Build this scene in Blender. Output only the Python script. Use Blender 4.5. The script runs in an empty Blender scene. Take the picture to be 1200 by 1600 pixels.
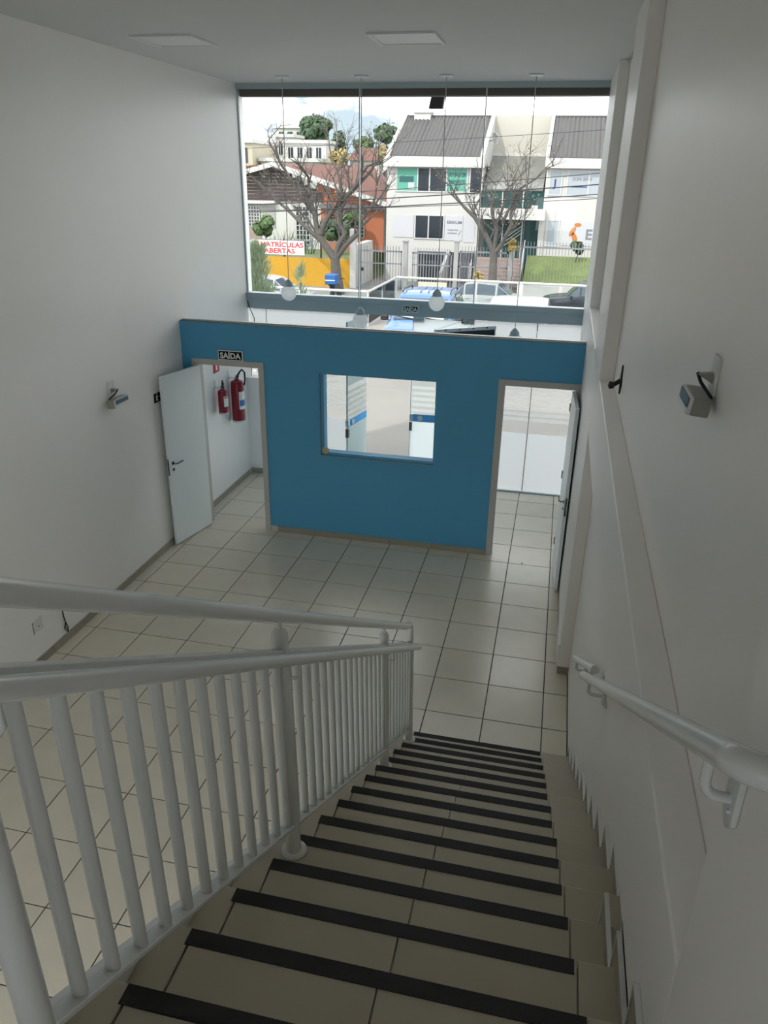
import bpy, bmesh, math, random
from mathutils import Vector, Matrix
random.seed(7)
S = 0.49            # side of one floor tile in metres; the interior is laid out in tiles, the street in metres
scn = bpy.context.scene
C = scn.collection

# ---------------------------------------------------------------- camera
cam_data = bpy.data.cameras.new('camera')
cam = bpy.data.objects.new('camera', cam_data); C.objects.link(cam)
right = Vector((0.97735, 0.21158, 0.0)); yaw, pitch, roll = 0.213040749, 0.412438328, 0.0185271321
cy, sy, cp, sp = math.cos(yaw), math.sin(yaw), math.cos(pitch), math.sin(pitch)
fwd = Vector((-sy*cp, cy*cp, -sp)); rt = Vector((cy, sy, 0)); up = rt.cross(fwd)
cr, sr = math.cos(roll), math.sin(roll)
rr = rt*cr + up*sr; uu = up*cr - rt*sr
m = Matrix.Identity(4)
for i in range(3):
    m[i][0] = rr[i]; m[i][1] = uu[i]; m[i][2] = -fwd[i]
m[0][3], m[1][3], m[2][3] = 0.512792*S, -14.7314417*S, 8.49121452*S
cam.matrix_world = m
cam_data.sensor_fit = 'VERTICAL'; cam_data.sensor_height = 24.0
cam_data.lens = 24.0*1189.23/1600.0
cam_data.clip_start = 0.02; cam_data.clip_end = 600
scn.camera = cam

# ---------------------------------------------------------------- sky, sun, exposure
scn.view_settings.view_transform = 'Standard'
scn.view_settings.look = 'None'
scn.view_settings.gamma = 1.0
scn.view_settings.use_curve_mapping = False
scn.view_settings.exposure = 2.56
scn.cycles.max_bounces = 24; scn.cycles.diffuse_bounces = 14; scn.cycles.transparent_max_bounces = 24
world = bpy.data.worlds.new('sky'); scn.world = world
world.use_nodes = True
wn = world.node_tree; wn.nodes.clear()
w_out = wn.nodes.new('ShaderNodeOutputWorld'); w_bg = wn.nodes.new('ShaderNodeBackground')
w_tc = wn.nodes.new('ShaderNodeTexCoord'); w_map = wn.nodes.new('ShaderNodeMapping')
w_map.inputs['Scale'].default_value = (1, 1, 2.6)
w_noise = wn.nodes.new('ShaderNodeTexNoise'); w_noise.inputs['Scale'].default_value = 4.6
w_noise.inputs['Detail'].default_value = 9; w_noise.inputs['Roughness'].default_value = 0.56
w_ramp = wn.nodes.new('ShaderNodeValToRGB')
w_ramp.color_ramp.elements[0].position = 0.42; w_ramp.color_ramp.elements[0].color = (0.175, 0.212, 0.235, 1)
w_ramp.color_ramp.elements[1].position = 0.54; w_ramp.color_ramp.elements[1].color = (0.94, 0.95, 0.95, 1)
wn.links.new(w_tc.outputs['Generated'], w_map.inputs['Vector'])
wn.links.new(w_map.outputs['Vector'], w_noise.inputs['Vector'])
wn.links.new(w_noise.outputs['Fac'], w_ramp.inputs['Fac'])
wn.links.new(w_ramp.outputs['Color'], w_bg.inputs['Color'])
w_bg.inputs['Strength'].default_value = 0.72
wn.links.new(w_bg.outputs['Background'], w_out.inputs['Surface'])
sun_d = bpy.data.lights.new('sun', 'SUN'); sun = bpy.data.objects.new('sun', sun_d); C.objects.link(sun)
sun_d.energy = 0.6; sun_d.angle = math.radians(2.5); sun_d.color = (1.0, 0.95, 0.88)
sun.rotation_euler = Vector((0.42, 0.62, -0.80)).to_track_quat('-Z', 'Y').to_euler()

# ---------------------------------------------------------------- materials
MAT = {}
TONE = 1.0          # darkens the street colours to offset the exposure that brightens the room
def mat(name, col, rough=0.6, var=0.0, scale=6.0, bump=0.0, bscale=40.0, metal=0.0, rnd=0.0, spec=0.5, emit=0.0):
    """plain procedural paint / tile / metal: base colour, noise mottling, per-object tone, fine relief"""
    if name in MAT: return MAT[name]
    col = tuple(c*TONE for c in col)
    M = bpy.data.materials.new(name); M.use_nodes = True
    nt = M.node_tree; b = nt.nodes['Principled BSDF']
    b.inputs['Base Color'].default_value = (*col, 1); b.inputs['Roughness'].default_value = rough
    b.inputs['Metallic'].default_value = metal
    b.inputs['Specular IOR Level'].default_value = spec
    if emit:
        b.inputs['Emission Color'].default_value = (*col, 1); b.inputs['Emission Strength'].default_value = emit
    src = None
    tc = nt.nodes.new('ShaderNodeTexCoord')
    if var > 0 or rnd > 0:
        n = nt.nodes.new('ShaderNodeTexNoise'); n.inputs['Scale'].default_value = scale; n.inputs['Detail'].default_value = 5
        oi = nt.nodes.new('ShaderNodeObjectInfo')
        vadd = nt.nodes.new('ShaderNodeVectorMath'); vadd.operation = 'MULTIPLY_ADD'
        cmb = nt.nodes.new('ShaderNodeCombineXYZ')
        for k in range(3): nt.links.new(oi.outputs['Random'], cmb.inputs[k])
        nt.links.new(cmb.outputs[0], vadd.inputs[0]); vadd.inputs[1].default_value = (37, 37, 37)
        nt.links.new(tc.outputs['Object'], vadd.inputs[2]); nt.links.new(vadd.outputs[0], n.inputs['Vector'])
        ma = nt.nodes.new('ShaderNodeMath'); ma.operation = 'MULTIPLY_ADD'
        nt.links.new(n.outputs['Fac'], ma.inputs[0]); ma.inputs[1].default_value = 2*var; ma.inputs[2].default_value = 1-var
        mb = nt.nodes.new('ShaderNodeMath'); mb.operation = 'MULTIPLY_ADD'
        nt.links.new(oi.outputs['Random'], mb.inputs[0]); mb.inputs[1].default_value = 2*rnd; mb.inputs[2].default_value = -rnd
        mc = nt.nodes.new('ShaderNodeMath'); mc.operation = 'ADD'
        nt.links.new(ma.outputs[0], mc.inputs[0]); nt.links.new(mb.outputs[0], mc.inputs[1])
        mx = nt.nodes.new('ShaderNodeVectorMath'); mx.operation = 'SCALE'; mx.inputs[0].default_value = col
        nt.links.new(mc.outputs[0], mx.inputs['Scale']); nt.links.new(mx.outputs[0], b.inputs['Base Color'])
    if bump > 0:
        n2 = nt.nodes.new('ShaderNodeTexNoise'); n2.inputs['Scale'].default_value = bscale; n2.inputs['Detail'].default_value = 4
        nt.links.new(tc.outputs['Object'], n2.inputs['Vector'])
        bp = nt.nodes.new('ShaderNodeBump'); bp.inputs['Strength'].default_value = bump; bp.inputs['Distance'].default_value = 0.01
        nt.links.new(n2.outputs['Fac'], bp.inputs['Height']); nt.links.new(bp.outputs[0], b.inputs['Normal'])
    MAT[name] = M; return M
def glass_mat(name, tint=(0.975, 0.985, 0.985), rough=0.0, refl=1.0):
    M = bpy.data.materials.new(name); M.use_nodes = True; nt = M.node_tree; nt.nodes.clear()
    o = nt.nodes.new('ShaderNodeOutputMaterial'); tr = nt.nodes.new('ShaderNodeBsdfTransparent'); tr.inputs[0].default_value = (*tint, 1)
    gl = nt.nodes.new('ShaderNodeBsdfGlossy'); gl.inputs['Roughness'].default_value = rough
    fr = nt.nodes.new('ShaderNodeFresnel'); fr.inputs[0].default_value = 1.3
    mu = nt.nodes.new('ShaderNodeMath'); mu.operation = 'MULTIPLY'; mu.inputs[1].default_value = refl
    nt.links.new(fr.outputs[0], mu.inputs[0])
    mx = nt.nodes.new('ShaderNodeMixShader')
    nt.links.new(mu.outputs[0], mx.inputs[0]); nt.links.new(tr.outputs[0], mx.inputs[1]); nt.links.new(gl.outputs[0], mx.inputs[2])
    nt.links.new(mx.outputs[0], o.inputs[0]); MAT[name] = M; return M
def film_mat(name, col, opaque):
    """frosted adhesive film / opal glass: part diffuse, part translucent, the rest see-through"""
    M = bpy.data.materials.new(name); M.use_nodes = True; nt = M.node_tree; nt.nodes.clear()
    o = nt.nodes.new('ShaderNodeOutputMaterial')
    di = nt.nodes.new('ShaderNodeBsdfDiffuse'); di.inputs[0].default_value = (*col, 1)
    tl = nt.nodes.new('ShaderNodeBsdfTranslucent'); tl.inputs[0].default_value = (*col, 1)
    a = nt.nodes.new('ShaderNodeMixShader'); a.inputs[0].default_value = 0.72
    nt.links.new(di.outputs[0], a.inputs[1]); nt.links.new(tl.outputs[0], a.inputs[2])
    tr = nt.nodes.new('ShaderNodeBsdfTransparent'); b = nt.nodes.new('ShaderNodeMixShader'); b.inputs[0].default_value = opaque
    nt.links.new(tr.outputs[0], b.inputs[1]); nt.links.new(a.outputs[0], b.inputs[2]); nt.links.new(b.outputs[0], o.inputs[0])
    MAT[name] = M; return M

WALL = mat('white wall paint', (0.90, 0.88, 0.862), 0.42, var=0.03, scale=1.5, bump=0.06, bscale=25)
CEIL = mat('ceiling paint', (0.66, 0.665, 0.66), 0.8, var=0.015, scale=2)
BLUE = mat('teal blue wall paint', (0.08, 0.36, 0.60), 0.55, var=0.04, scale=2, bump=0.05, bscale=30)
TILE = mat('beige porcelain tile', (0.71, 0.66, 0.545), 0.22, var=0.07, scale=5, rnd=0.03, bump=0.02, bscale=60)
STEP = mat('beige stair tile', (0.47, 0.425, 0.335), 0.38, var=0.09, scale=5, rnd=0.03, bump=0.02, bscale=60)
GROUT = mat('dark grout', (0.09, 0.082, 0.072), 0.9)
GROUT2 = mat('pale grout', (0.62, 0.60, 0.54), 0.8)
SKIRT = mat('beige skirting tile', (0.33, 0.30, 0.24), 0.4, var=0.06, scale=6, rnd=0.03)
STRIP = mat('black anti-slip tape', (0.018, 0.019, 0.020), 0.75, bump=0.35, bscale=700)
RAIL = mat('white enamel tube', (0.70, 0.72, 0.71), 0.22, var=0.02, scale=8)
DOORP = mat('white door lacquer', (0.82, 0.89, 0.92), 0.35, var=0.01)
FRAMEP = mat('grey door frame paint', (0.50, 0.49, 0.465), 0.45)
ALU = mat('grey blue aluminium', (0.42, 0.50, 0.53), 0.4)
ALU2 = mat('pale aluminium', (0.62, 0.66, 0.67), 0.3, metal=0.5)
CHROME = mat('dark nickel', (0.16, 0.16, 0.17), 0.25, metal=0.9)
BLACK = mat('black plastic', (0.012, 0.012, 0.013), 0.5)
WHITEP = mat('white plastic', (0.72, 0.73, 0.72), 0.35)
BROWN = mat('brown beam paint', (0.11, 0.095, 0.085), 0.7, var=0.1, scale=9)
SIGNB = mat('black sign face', (0.010, 0.013, 0.013), 0.8, spec=0.15)
SIGNT = mat('pale green photoluminescent print', (0.82, 0.88, 0.85), 0.5)
RED = mat('extinguisher red', (0.24, 0.008, 0.022), 0.28)
REDT = mat('red print', (0.62, 0.02, 0.03), 0.5)
PAPER = mat('white paper', (0.82, 0.82, 0.80), 0.6)
CLABEL = mat('blue label print', (0.05, 0.18, 0.45), 0.5)
NAVY = mat('navy panel', (0.008, 0.022, 0.034), 0.3)
STRIPE = mat('bright blue film stripe', (0.02, 0.35, 0.78), 0.4)
DIFF = mat('lamp diffuser', (0.80, 0.81, 0.80), 0.5)
LEDS = mat('blue grey led array', (0.10, 0.16, 0.22), 0.3, var=0.3, scale=160)
EMG = mat('grey emergency lamp case', (0.30, 0.30, 0.27), 0.4)
GLASS = glass_mat('window glass')
DGLASS = glass_mat('door glass', (0.95, 0.98, 0.98), refl=0.25)
FILM = film_mat('frosted white film', (0.86, 0.87, 0.88), 0.97)
STRF = film_mat('striped film', (0.86, 0.86, 0.85), 0.62)
CFILM = film_mat('cyan tinted film', (0.78, 0.88, 0.89), 0.88)
OPAL = film_mat('opal globe glass', (0.95, 0.96, 0.96), 0.80)
RGLASS = glass_mat('guard glass', (0.90, 0.93, 0.93))
# street
TONE = 0.58
CONC = mat('concrete paving', (0.33, 0.31, 0.285), 0.85, var=0.14, scale=0.9, bump=0.2, bscale=8)
ASPH = mat('asphalt', (0.22, 0.22, 0.225), 0.9, var=0.1, scale=2)
WALKP = mat('cobbled pavement', (0.36, 0.34, 0.31), 0.9, var=0.35, scale=7)
YEL = mat('yellow rough wall', (0.78, 0.42, 0.02), 0.8, var=0.22, scale=14, bump=0.6, bscale=12)
HWHITE = mat('white house render', (0.80, 0.785, 0.755), 0.7, var=0.04, scale=1.0)
HCREAM = mat('cream house render', (0.70, 0.665, 0.58), 0.7, var=0.05, scale=0.8)
HGREY = mat('grey concrete render', (0.52, 0.52, 0.51), 0.8, var=0.08, scale=1)
ORANGE = mat('orange render', (0.62, 0.20, 0.10), 0.75, var=0.08, scale=2)
DBROWN = mat('dark brown boards', (0.085, 0.055, 0.055), 0.7, var=0.2, scale=5)
REDROOF = mat('red clay roof', (0.21, 0.085, 0.065), 0.8, var=0.25, scale=5)
ROOFG = mat('grey roof tile', (0.115, 0.11, 0.108), 0.75, var=0.22, scale=5)
WOODW = mat('warm cream wall', (0.70, 0.62, 0.48), 0.8, var=0.12, scale=1.5)  # warm cream tone of one far house end
DARKW = mat('dark window pane', (0.03, 0.04, 0.055), 0.12)
PANEW = mat('pale window pane', (0.56, 0.62, 0.68), 0.25)
GREENP = mat('green window banner', (0.16, 0.56, 0.42), 0.5)
GREEND = mat('dark green print', (0.03, 0.16, 0.16), 0.5)
PANELW = mat('white sign panel', (0.76, 0.77, 0.82), 0.5)
GREYT = mat('grey print', (0.28, 0.29, 0.33), 0.6)
NAVYT = mat('navy print', (0.03, 0.06, 0.22), 0.5)
ORANGEL = mat('orange print', (0.75, 0.26, 0.06), 0.5)
GREENG = mat('green tinted glass', (0.035, 0.095, 0.095), 0.1)
GREYG = mat('grey glass roof', (0.22, 0.225, 0.21), 0.2, var=0.15, scale=2)
BAR = mat('grey painted steel bar', (0.33, 0.34, 0.37), 0.5)
WBAR = mat('white painted steel', (0.80, 0.80, 0.80), 0.45)
GRASS = mat('lawn', (0.20, 0.27, 0.07), 0.9, var=0.35, scale=9, bump=0.5, bscale=30)
BARK = mat('grey bark', (0.145, 0.13, 0.118), 0.9, var=0.45, scale=9, bump=0.5, bscale=20)
LEAF1 = mat('dark green leaves', (0.065, 0.125, 0.055), 0.7, var=0.5, scale=3)
LEAF2 = mat('mid green leaves', (0.11, 0.20, 0.06), 0.7, var=0.5, scale=3)
LEAFY = mat('yellow leaves', (0.60, 0.46, 0.14), 0.7, var=0.4, scale=3)
LEAFO = mat('olive twig leaves', (0.36, 0.29, 0.13), 0.8, var=0.4, scale=3)
CONI = mat('grey green cypress', (0.36, 0.46, 0.28), 0.8, var=0.5, scale=10)
BRICK = mat('pinkish stone step', (0.47, 0.36, 0.32), 0.85, var=0.15, scale=6)
TYRE = mat('tyre rubber', (0.02, 0.02, 0.02), 0.8)
RIM = mat('alloy rim', (0.45, 0.46, 0.47), 0.35, metal=0.6)
CWHITE = mat('white car paint', (0.66, 0.66, 0.655), 0.2)
CBLUE = mat('blue car paint', (0.13, 0.26, 0.55), 0.2)
CDARK = mat('graphite car paint', (0.045, 0.05, 0.06), 0.2)
CGLASS = mat('car window', (0.10, 0.13, 0.17), 0.06)
SHADE = mat('silver sun shade', (0.66, 0.66, 0.64), 0.45)
LAMPC = mat('headlamp lens', (0.62, 0.65, 0.68), 0.1)
BBIN = mat('blue plastic box', (0.03, 0.17, 0.52), 0.4)
WIRE = mat('black cable', (0.03, 0.03, 0.035), 0.7)
TAG = mat('cream notice', (0.78, 0.74, 0.58), 0.6)

TONE = 1.0
# ---------------------------------------------------------------- mesh helpers
POS = {}
class MB:
    """collects shapes; build() links them as ONE mesh object"""
    def __init__(s, sc=S): s.v, s.f, s.sc = [], [], sc
    def add(s, vs, fs):
        b = len(s.v); s.v += [Vector(p)*s.sc for p in vs]; s.f += [tuple(b+i for i in f) for f in fs]; return s
    def sheet(s, x0, x1, y, z0, z1):
        return s.add([(x0,y,z0),(x1,y,z0),(x1,y,z1),(x0,y,z1)], [(0,1,2,3)])
    def box(s, x0, x1, y0, y1, z0, z1):
        return s.add([(x0,y0,z0),(x1,y0,z0),(x1,y1,z0),(x0,y1,z0),(x0,y0,z1),(x1,y0,z1),(x1,y1,z1),(x0,y1,z1)],
            [(0,3,2,1),(4,5,6,7),(0,1,5,4),(1,2,6,5),(2,3,7,6),(3,0,4,7)])
    def obox(s, c, size, rot):
        vs = []
        for i in range(8):
            p = Vector(((-1 if i in (0,3,4,7) else 1)*size[0]/2, (-1 if i in (0,1,4,5) else 1)*size[1]/2, (-1 if i < 4 else 1)*size[2]/2))
            vs.append(Vector(c) + rot @ p)
        return s.add(vs, [(0,3,2,1),(4,5,6,7),(0,1,5,4),(1,2,6,5),(2,3,7,6),(3,0,4,7)])
    def prism(s, poly, axis, a0, a1):
        """polygon in the two other axes, extruded along axis 0/1/2"""
        def mk(p, a):
            return (a, p[0], p[1]) if axis == 0 else (p[0], a, p[1]) if axis == 1 else (p[0], p[1], a)
        n = len(poly)
        return s.add([mk(p, a0) for p in poly] + [mk(p, a1) for p in poly],
            [tuple(range(n-1, -1, -1)), tuple(range(n, 2*n))] + [(i, (i+1) % n, n+(i+1) % n, n+i) for i in range(n)])
    def tube(s, path, r, n=8, r1=None):
        P = [Vector(p) for p in path]; k = len(P); vs = []; u = None
        for i in range(k):
            d = (P[min(i+1, k-1)] - P[max(i-1, 0)]).normalized()
            if u is None:
                u = d.orthogonal().normalized()
            else:
                u = (u - d*u.dot(d)); u = u.normalized() if u.length > 1e-6 else d.orthogonal().normalized()
            w = d.cross(u); rad = r if r1 is None else r + (r1-r)*i/(k-1)
            for j in range(n):
                a = 2*math.pi*j/n; vs.append(P[i] + u*(rad*math.cos(a)) + w*(rad*math.sin(a)))
        fs = [(i*n+j, i*n+(j+1) % n, (i+1)*n+(j+1) % n, (i+1)*n+j) for i in range(k-1) for j in range(n)]
        fs += [tuple(range(n-1, -1, -1)), tuple(range((k-1)*n, k*n))]
        return s.add(vs, fs)
    def lathe(s, prof, c, axis=2, n=20):
        """profile [(radius, height)] turned about an axis through c"""
        vs = []; k = len(prof); c = Vector(c)
        for (r, h) in prof:
            for j in range(n):
                a = 2*math.pi*j/n; p = (r*math.cos(a), r*math.sin(a), h)
                q = p if axis == 2 else (p[2], p[0], p[1]) if axis == 0 else (p[1], p[2], p[0])
                vs.append(c + Vector(q))
        fs = [(i*n+j, i*n+(j+1) % n, (i+1)*n+(j+1) % n, (i+1)*n+j) for i in range(k-1) for j in range(n)]
        fs += [tuple(range(n-1, -1, -1)), tuple(range((k-1)*n, k*n))]
        return s.add(vs, fs)
    def build(s, name, material, parent=None, smooth=False, bevel=0.0, origin=None):
        xs = [p.x for p in s.v]; ys = [p.y for p in s.v]; zs = [p.z for p in s.v]
        o = Vector(origin) if origin else Vector(((min(xs)+max(xs))/2, (min(ys)+max(ys))/2, min(zs)))
        me = bpy.data.meshes.new(name)
        me.from_pydata([p - o for p in s.v], [], s.f)
        bm = bmesh.new(); bm.from_mesh(me)
        bmesh.ops.remove_doubles(bm, verts=bm.verts, dist=1e-6)
        bmesh.ops.recalc_face_normals(bm, faces=bm.faces)
        if bevel > 0:
            ed = [e for e in bm.edges if len(e.link_faces) == 2 and e.calc_face_angle(0) > 0.5]
            bmesh.ops.bevel(bm, geom=ed, offset=bevel, segments=2, affect='EDGES', profile=0.5, clamp_overlap=True)
        bm.to_mesh(me); bm.free()
        if smooth:
            for p in me.polygons: p.use_smooth = True
            me.set_sharp_from_angle(angle=0.9)
        me.materials.append(material)
        ob = bpy.data.objects.new(name, me); C.objects.link(ob)
        put(ob, o, parent)
        return ob
def put(ob, o, parent=None):
    POS[ob.name] = Vector(o)
    if parent is not None:
        ob.parent = parent; ob.location = Vector(o) - POS[parent.name]
    else:
        ob.location = o
def tag(o, label=None, cat=None, group=None, kind=None):
    if label: o['label'] = label
    if cat: o['category'] = cat
    if group: o['group'] = group
    if kind: o['kind'] = kind
    return o
def thing(name, loc, label, cat, group=None, kind=None, sc=S):
    o = bpy.data.objects.new(name, None); C.objects.link(o); o.empty_display_size = 0.1
    put(o, Vector(loc)*sc); return tag(o, label, cat, group, kind)
def like(src, name, o, parent):
    """another piece sharing the mesh of src"""
    ob = bpy.data.objects.new(name, src.data); C.objects.link(ob); put(ob, o, parent); return ob
def dup(root, loc, label=None):
    def cp(ob, par):
        c = ob.copy(); C.objects.link(c)
        if par is not None: c.parent = par
        for ch in ob.children: cp(ch, c)
        return c
    r = cp(root, None); r.location = loc
    if label: r['label'] = label
    return r
def text(name, body, size, loc, rot, material, parent, depth=0.004, width=None):
    cu = bpy.data.curves.new(name, 'FONT'); cu.body = body; cu.size = size; cu.extrude = depth/2
    cu.align_x = 'CENTER'; cu.align_y = 'CENTER'; cu.resolution_u = 3; cu.offset = size*0.03
    t = bpy.data.objects.new(name, cu); C.objects.link(t)
    dg = bpy.context.evaluated_depsgraph_get(); me = bpy.data.meshes.new_from_object(t.evaluated_get(dg))
    bpy.data.objects.remove(t); bpy.data.curves.remove(cu)
    if width:
        xs = [v.co.x for v in me.vertices]; k = width/(max(xs)-min(xs))
        for v in me.vertices: v.co.x *= k
    me.materials.clear(); me.materials.append(material)
    ob = bpy.data.objects.new(name, me); C.objects.link(ob); put(ob, Vector(loc), parent)
    ob.rotation_euler = rot; return ob
FACE = (math.pi/2, 0, 0)                    # text on a face that looks towards -y
def arc(c, r, a0, a1, u, w, n=6):
    c, u, w = Vector(c), Vector(u), Vector(w)
    return [c + u*(r*math.cos(a0+(a1-a0)*i/n)) + w*(r*math.sin(a0+(a1-a0)*i/n)) for i in range(n+1)]

# ================================================================ SETTING
YK, XC = -14.4, -1.45                         # rear wall of the hall, side wall of the upper corridor
XL, XR, XP = -8.3, 1.43, 1.225              # left wall, right wall, face of the right-hand ledge and pilasters
YW, ZC, YB = 6.7, 10.72, 2.33               # shop window, ceiling, blue partition
RI, TR, YN = 0.348, 0.554, -5.019           # stair riser, tread, first nosing
nose = lambda y: RI*(1 + (YN - y)/TR)       # height of the nosing line
tag(MB().box(XL-0.4, XL, YK-0.3, YW+0.35, -0.4, 11.2).build('wall_left', WALL), 'tall white painted wall with the small emergency lamp on it', 'wall', kind='structure')
tag(MB().box(XR, XR+0.5, -18.4, YW+0.35, -0.4, 11.2).build('wall_right', WALL), 'white painted wall along the stairs with ledge and pilasters', 'wall', kind='structure')
wb = MB().box(XL, XC, YK-0.3, YK, 4.6, ZC).box(XL, -8.0, YK-0.3, YK, -0.4, 4.6).box(-1.7, XC, YK-0.3, YK, -0.4, 4.6)
wb.box(XC-0.3, XC, -18, YK-0.3, -0.4, ZC).box(XC-0.3, XR, -18.3, -18, -0.4, 5.9).box(XC-0.3, XR, -18.3, -18, 7.8, ZC).box(XC-0.3, -1.25, -18.3, -18, 5.9, 7.8).box(1.1, XR, -18.3, -18, 5.9, 7.8)
tag(wb.build('wall_back', WALL), 'white wall at the rear of the hall', 'wall', kind='structure')
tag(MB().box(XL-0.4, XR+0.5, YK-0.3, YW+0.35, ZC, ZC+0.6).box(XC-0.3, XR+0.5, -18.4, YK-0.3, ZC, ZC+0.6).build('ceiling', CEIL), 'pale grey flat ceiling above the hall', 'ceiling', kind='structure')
tag(MB().box(XR-0.035, XR, -12.5, YW, ZC-0.05, ZC).build('trim_1', FRAMEP), 'narrow grey shadow gap along the ceiling edge', 'trim', kind='structure')
# ledge beam and pilasters of the right wall
bm_ = MB().prism([(-12.54, 4.66), (6.9, 4.82), (6.9, 6.02), (-12.54, 5.72)], 0, XP, XR)
tag(bm_.build('trim_2', WALL, bevel=0.006), 'long white ledge running along the stair wall', 'trim', kind='structure')
tag(MB().box(XP, XR, -2.33, YW, 0.15, 4.76).build('trim_3', WALL, bevel=0.006), 'white wall pier beside the open doorway', 'trim', kind='structure')
tag(MB().box(XP-0.005, XR, -2.34, YB, 0, 0.15).build('baseboard_right', SKIRT), 'beige tile skirting at the foot of the white pier', 'baseboard', kind='structure')
tag(MB().box(XP-0.03, XP, -2.33, -1.15, 0.15, 0.62).build('trim_7', WALL), 'low white strip on the foot of the pier', 'trim', kind='structure')
tag(MB().box(XP, XR, -3.4, -1.3, 5.84, ZC).build('trim_4', WALL, bevel=0.006), 'broad white pilaster above the ledge', 'trim', kind='structure')
tag(MB().box(XP, XR, 3.1, YW, 5.95, ZC).build('trim_5', WALL, bevel=0.006), 'white pilaster next to the shop window', 'trim', kind='structure')
tag(MB().box(XP, XR, -18, -12.54, 0, ZC).box(XP, XR, -12.54, -11.5, 3.2, 4.72).build('trim_6', WALL, bevel=0.004), 'white pilaster at the top of the stairs', 'trim', kind='structure')

# ---- floor: grout bed and single tiles
fl = tag(MB().box(XL, XR, YK, YW+0.3, -0.4, -0.008).build('floor', GROUT), 'beige tiled ground floor of the hall', 'floor', kind='structure')
g = 0.009
full = None
for j in range(-13, 7):
    for i in range(-9, 2):
        if i >= -1 and j < -6: continue
        x0, x1 = max(i, XL+0.02), min(i+1, XR-0.01)
        y1 = min(j+1, YW+0.25)
        if i == -9 or i == 1 or y1 < j+1:
            MB().box(x0+g, x1-g, j+g, y1-g, -0.05, 0).build('floor_tile', TILE, fl, bevel=0.0015)
        elif full is None:
            full = MB().box(i+g, i+1-g, j+g, j+1-g, -0.05, 0).build('floor_tile', TILE, fl, bevel=0.0015)
            fo = POS[full.name] - Vector((i, j, 0))*S
        else:
            like(full, 'floor_tile', fo + Vector((i, j, 0))*S, fl)
# ---- skirting tiles
bl = tag(MB().box(XL, XL+0.015, -13, 6.3, 0, 0.15).build('baseboard_left', GROUT2), 'beige tile skirting along the tall white wall', 'baseboard', kind='structure')
for j in range(-13, 6):
    MB().box(XL+0.012, XL+0.045, j+0.004, min(j+0.996, 6.3), 0.002, 0.152).build('skirting_tile', SKIRT, bl, bevel=0.001)
bf = tag(MB().box(-6.19, -0.6, YB-0.015, YB, 0, 0.14).build('baseboard_front', GROUT2), 'beige tile skirting under the blue partition', 'baseboard', kind='structure')
for j in range(-6, 0):
    MB().box(max(j-0.0, -6.19)+0.004, min(j+0.996, -0.6), YB-0.045, YB-0.012, 0.002, 0.142).build('skirting_tile', SKIRT, bf, bevel=0.001)

# ---- blue partition with two doorways and a serving window
pw = MB(); Y0, Y1, ZP = YB, YB+0.24, 5.29
D1, D2, ZD = (-7.93, -6.31), (-0.47, 1.14), 4.30
WX0, WX1, WZ0, WZ1 = -4.70, -2.01, 2.30, 4.24
pw.box(XL, D1[0], Y0, Y1, 0, ZP).box(D1[0], D1[1], Y0, Y1, ZD, ZP).box(D1[1], WX0, Y0, Y1, 0, ZP).box(WX0, WX1, Y0, Y1, 0, WZ0)
pw.box(WX0, WX1, Y0, Y1, WZ1, ZP).box(WX1, D2[0], Y0, Y1, 0, ZP).box(D2[0], D2[1], Y0, Y1, ZD, ZP).box(D2[1], XP, Y0, Y1, 0, ZP)
tag(pw.build('wall_front', BLUE), 'teal blue partition wall with two doorways and a serving window', 'wall', kind='structure')
tag(MB().box(XL, XP, Y1-0.075, Y1+0.012, ZP, ZP+0.03).build('trim_8', WHITEP), 'thin pale cap along the top of the blue partition', 'trim', kind='structure')
tag(MB().box(XL, XP, Y0+0.02, Y1-0.08, ZP, ZP+0.012).build('trim_9', BROWN), 'dark joint along the top of the blue partition', 'trim', kind='structure')

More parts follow.
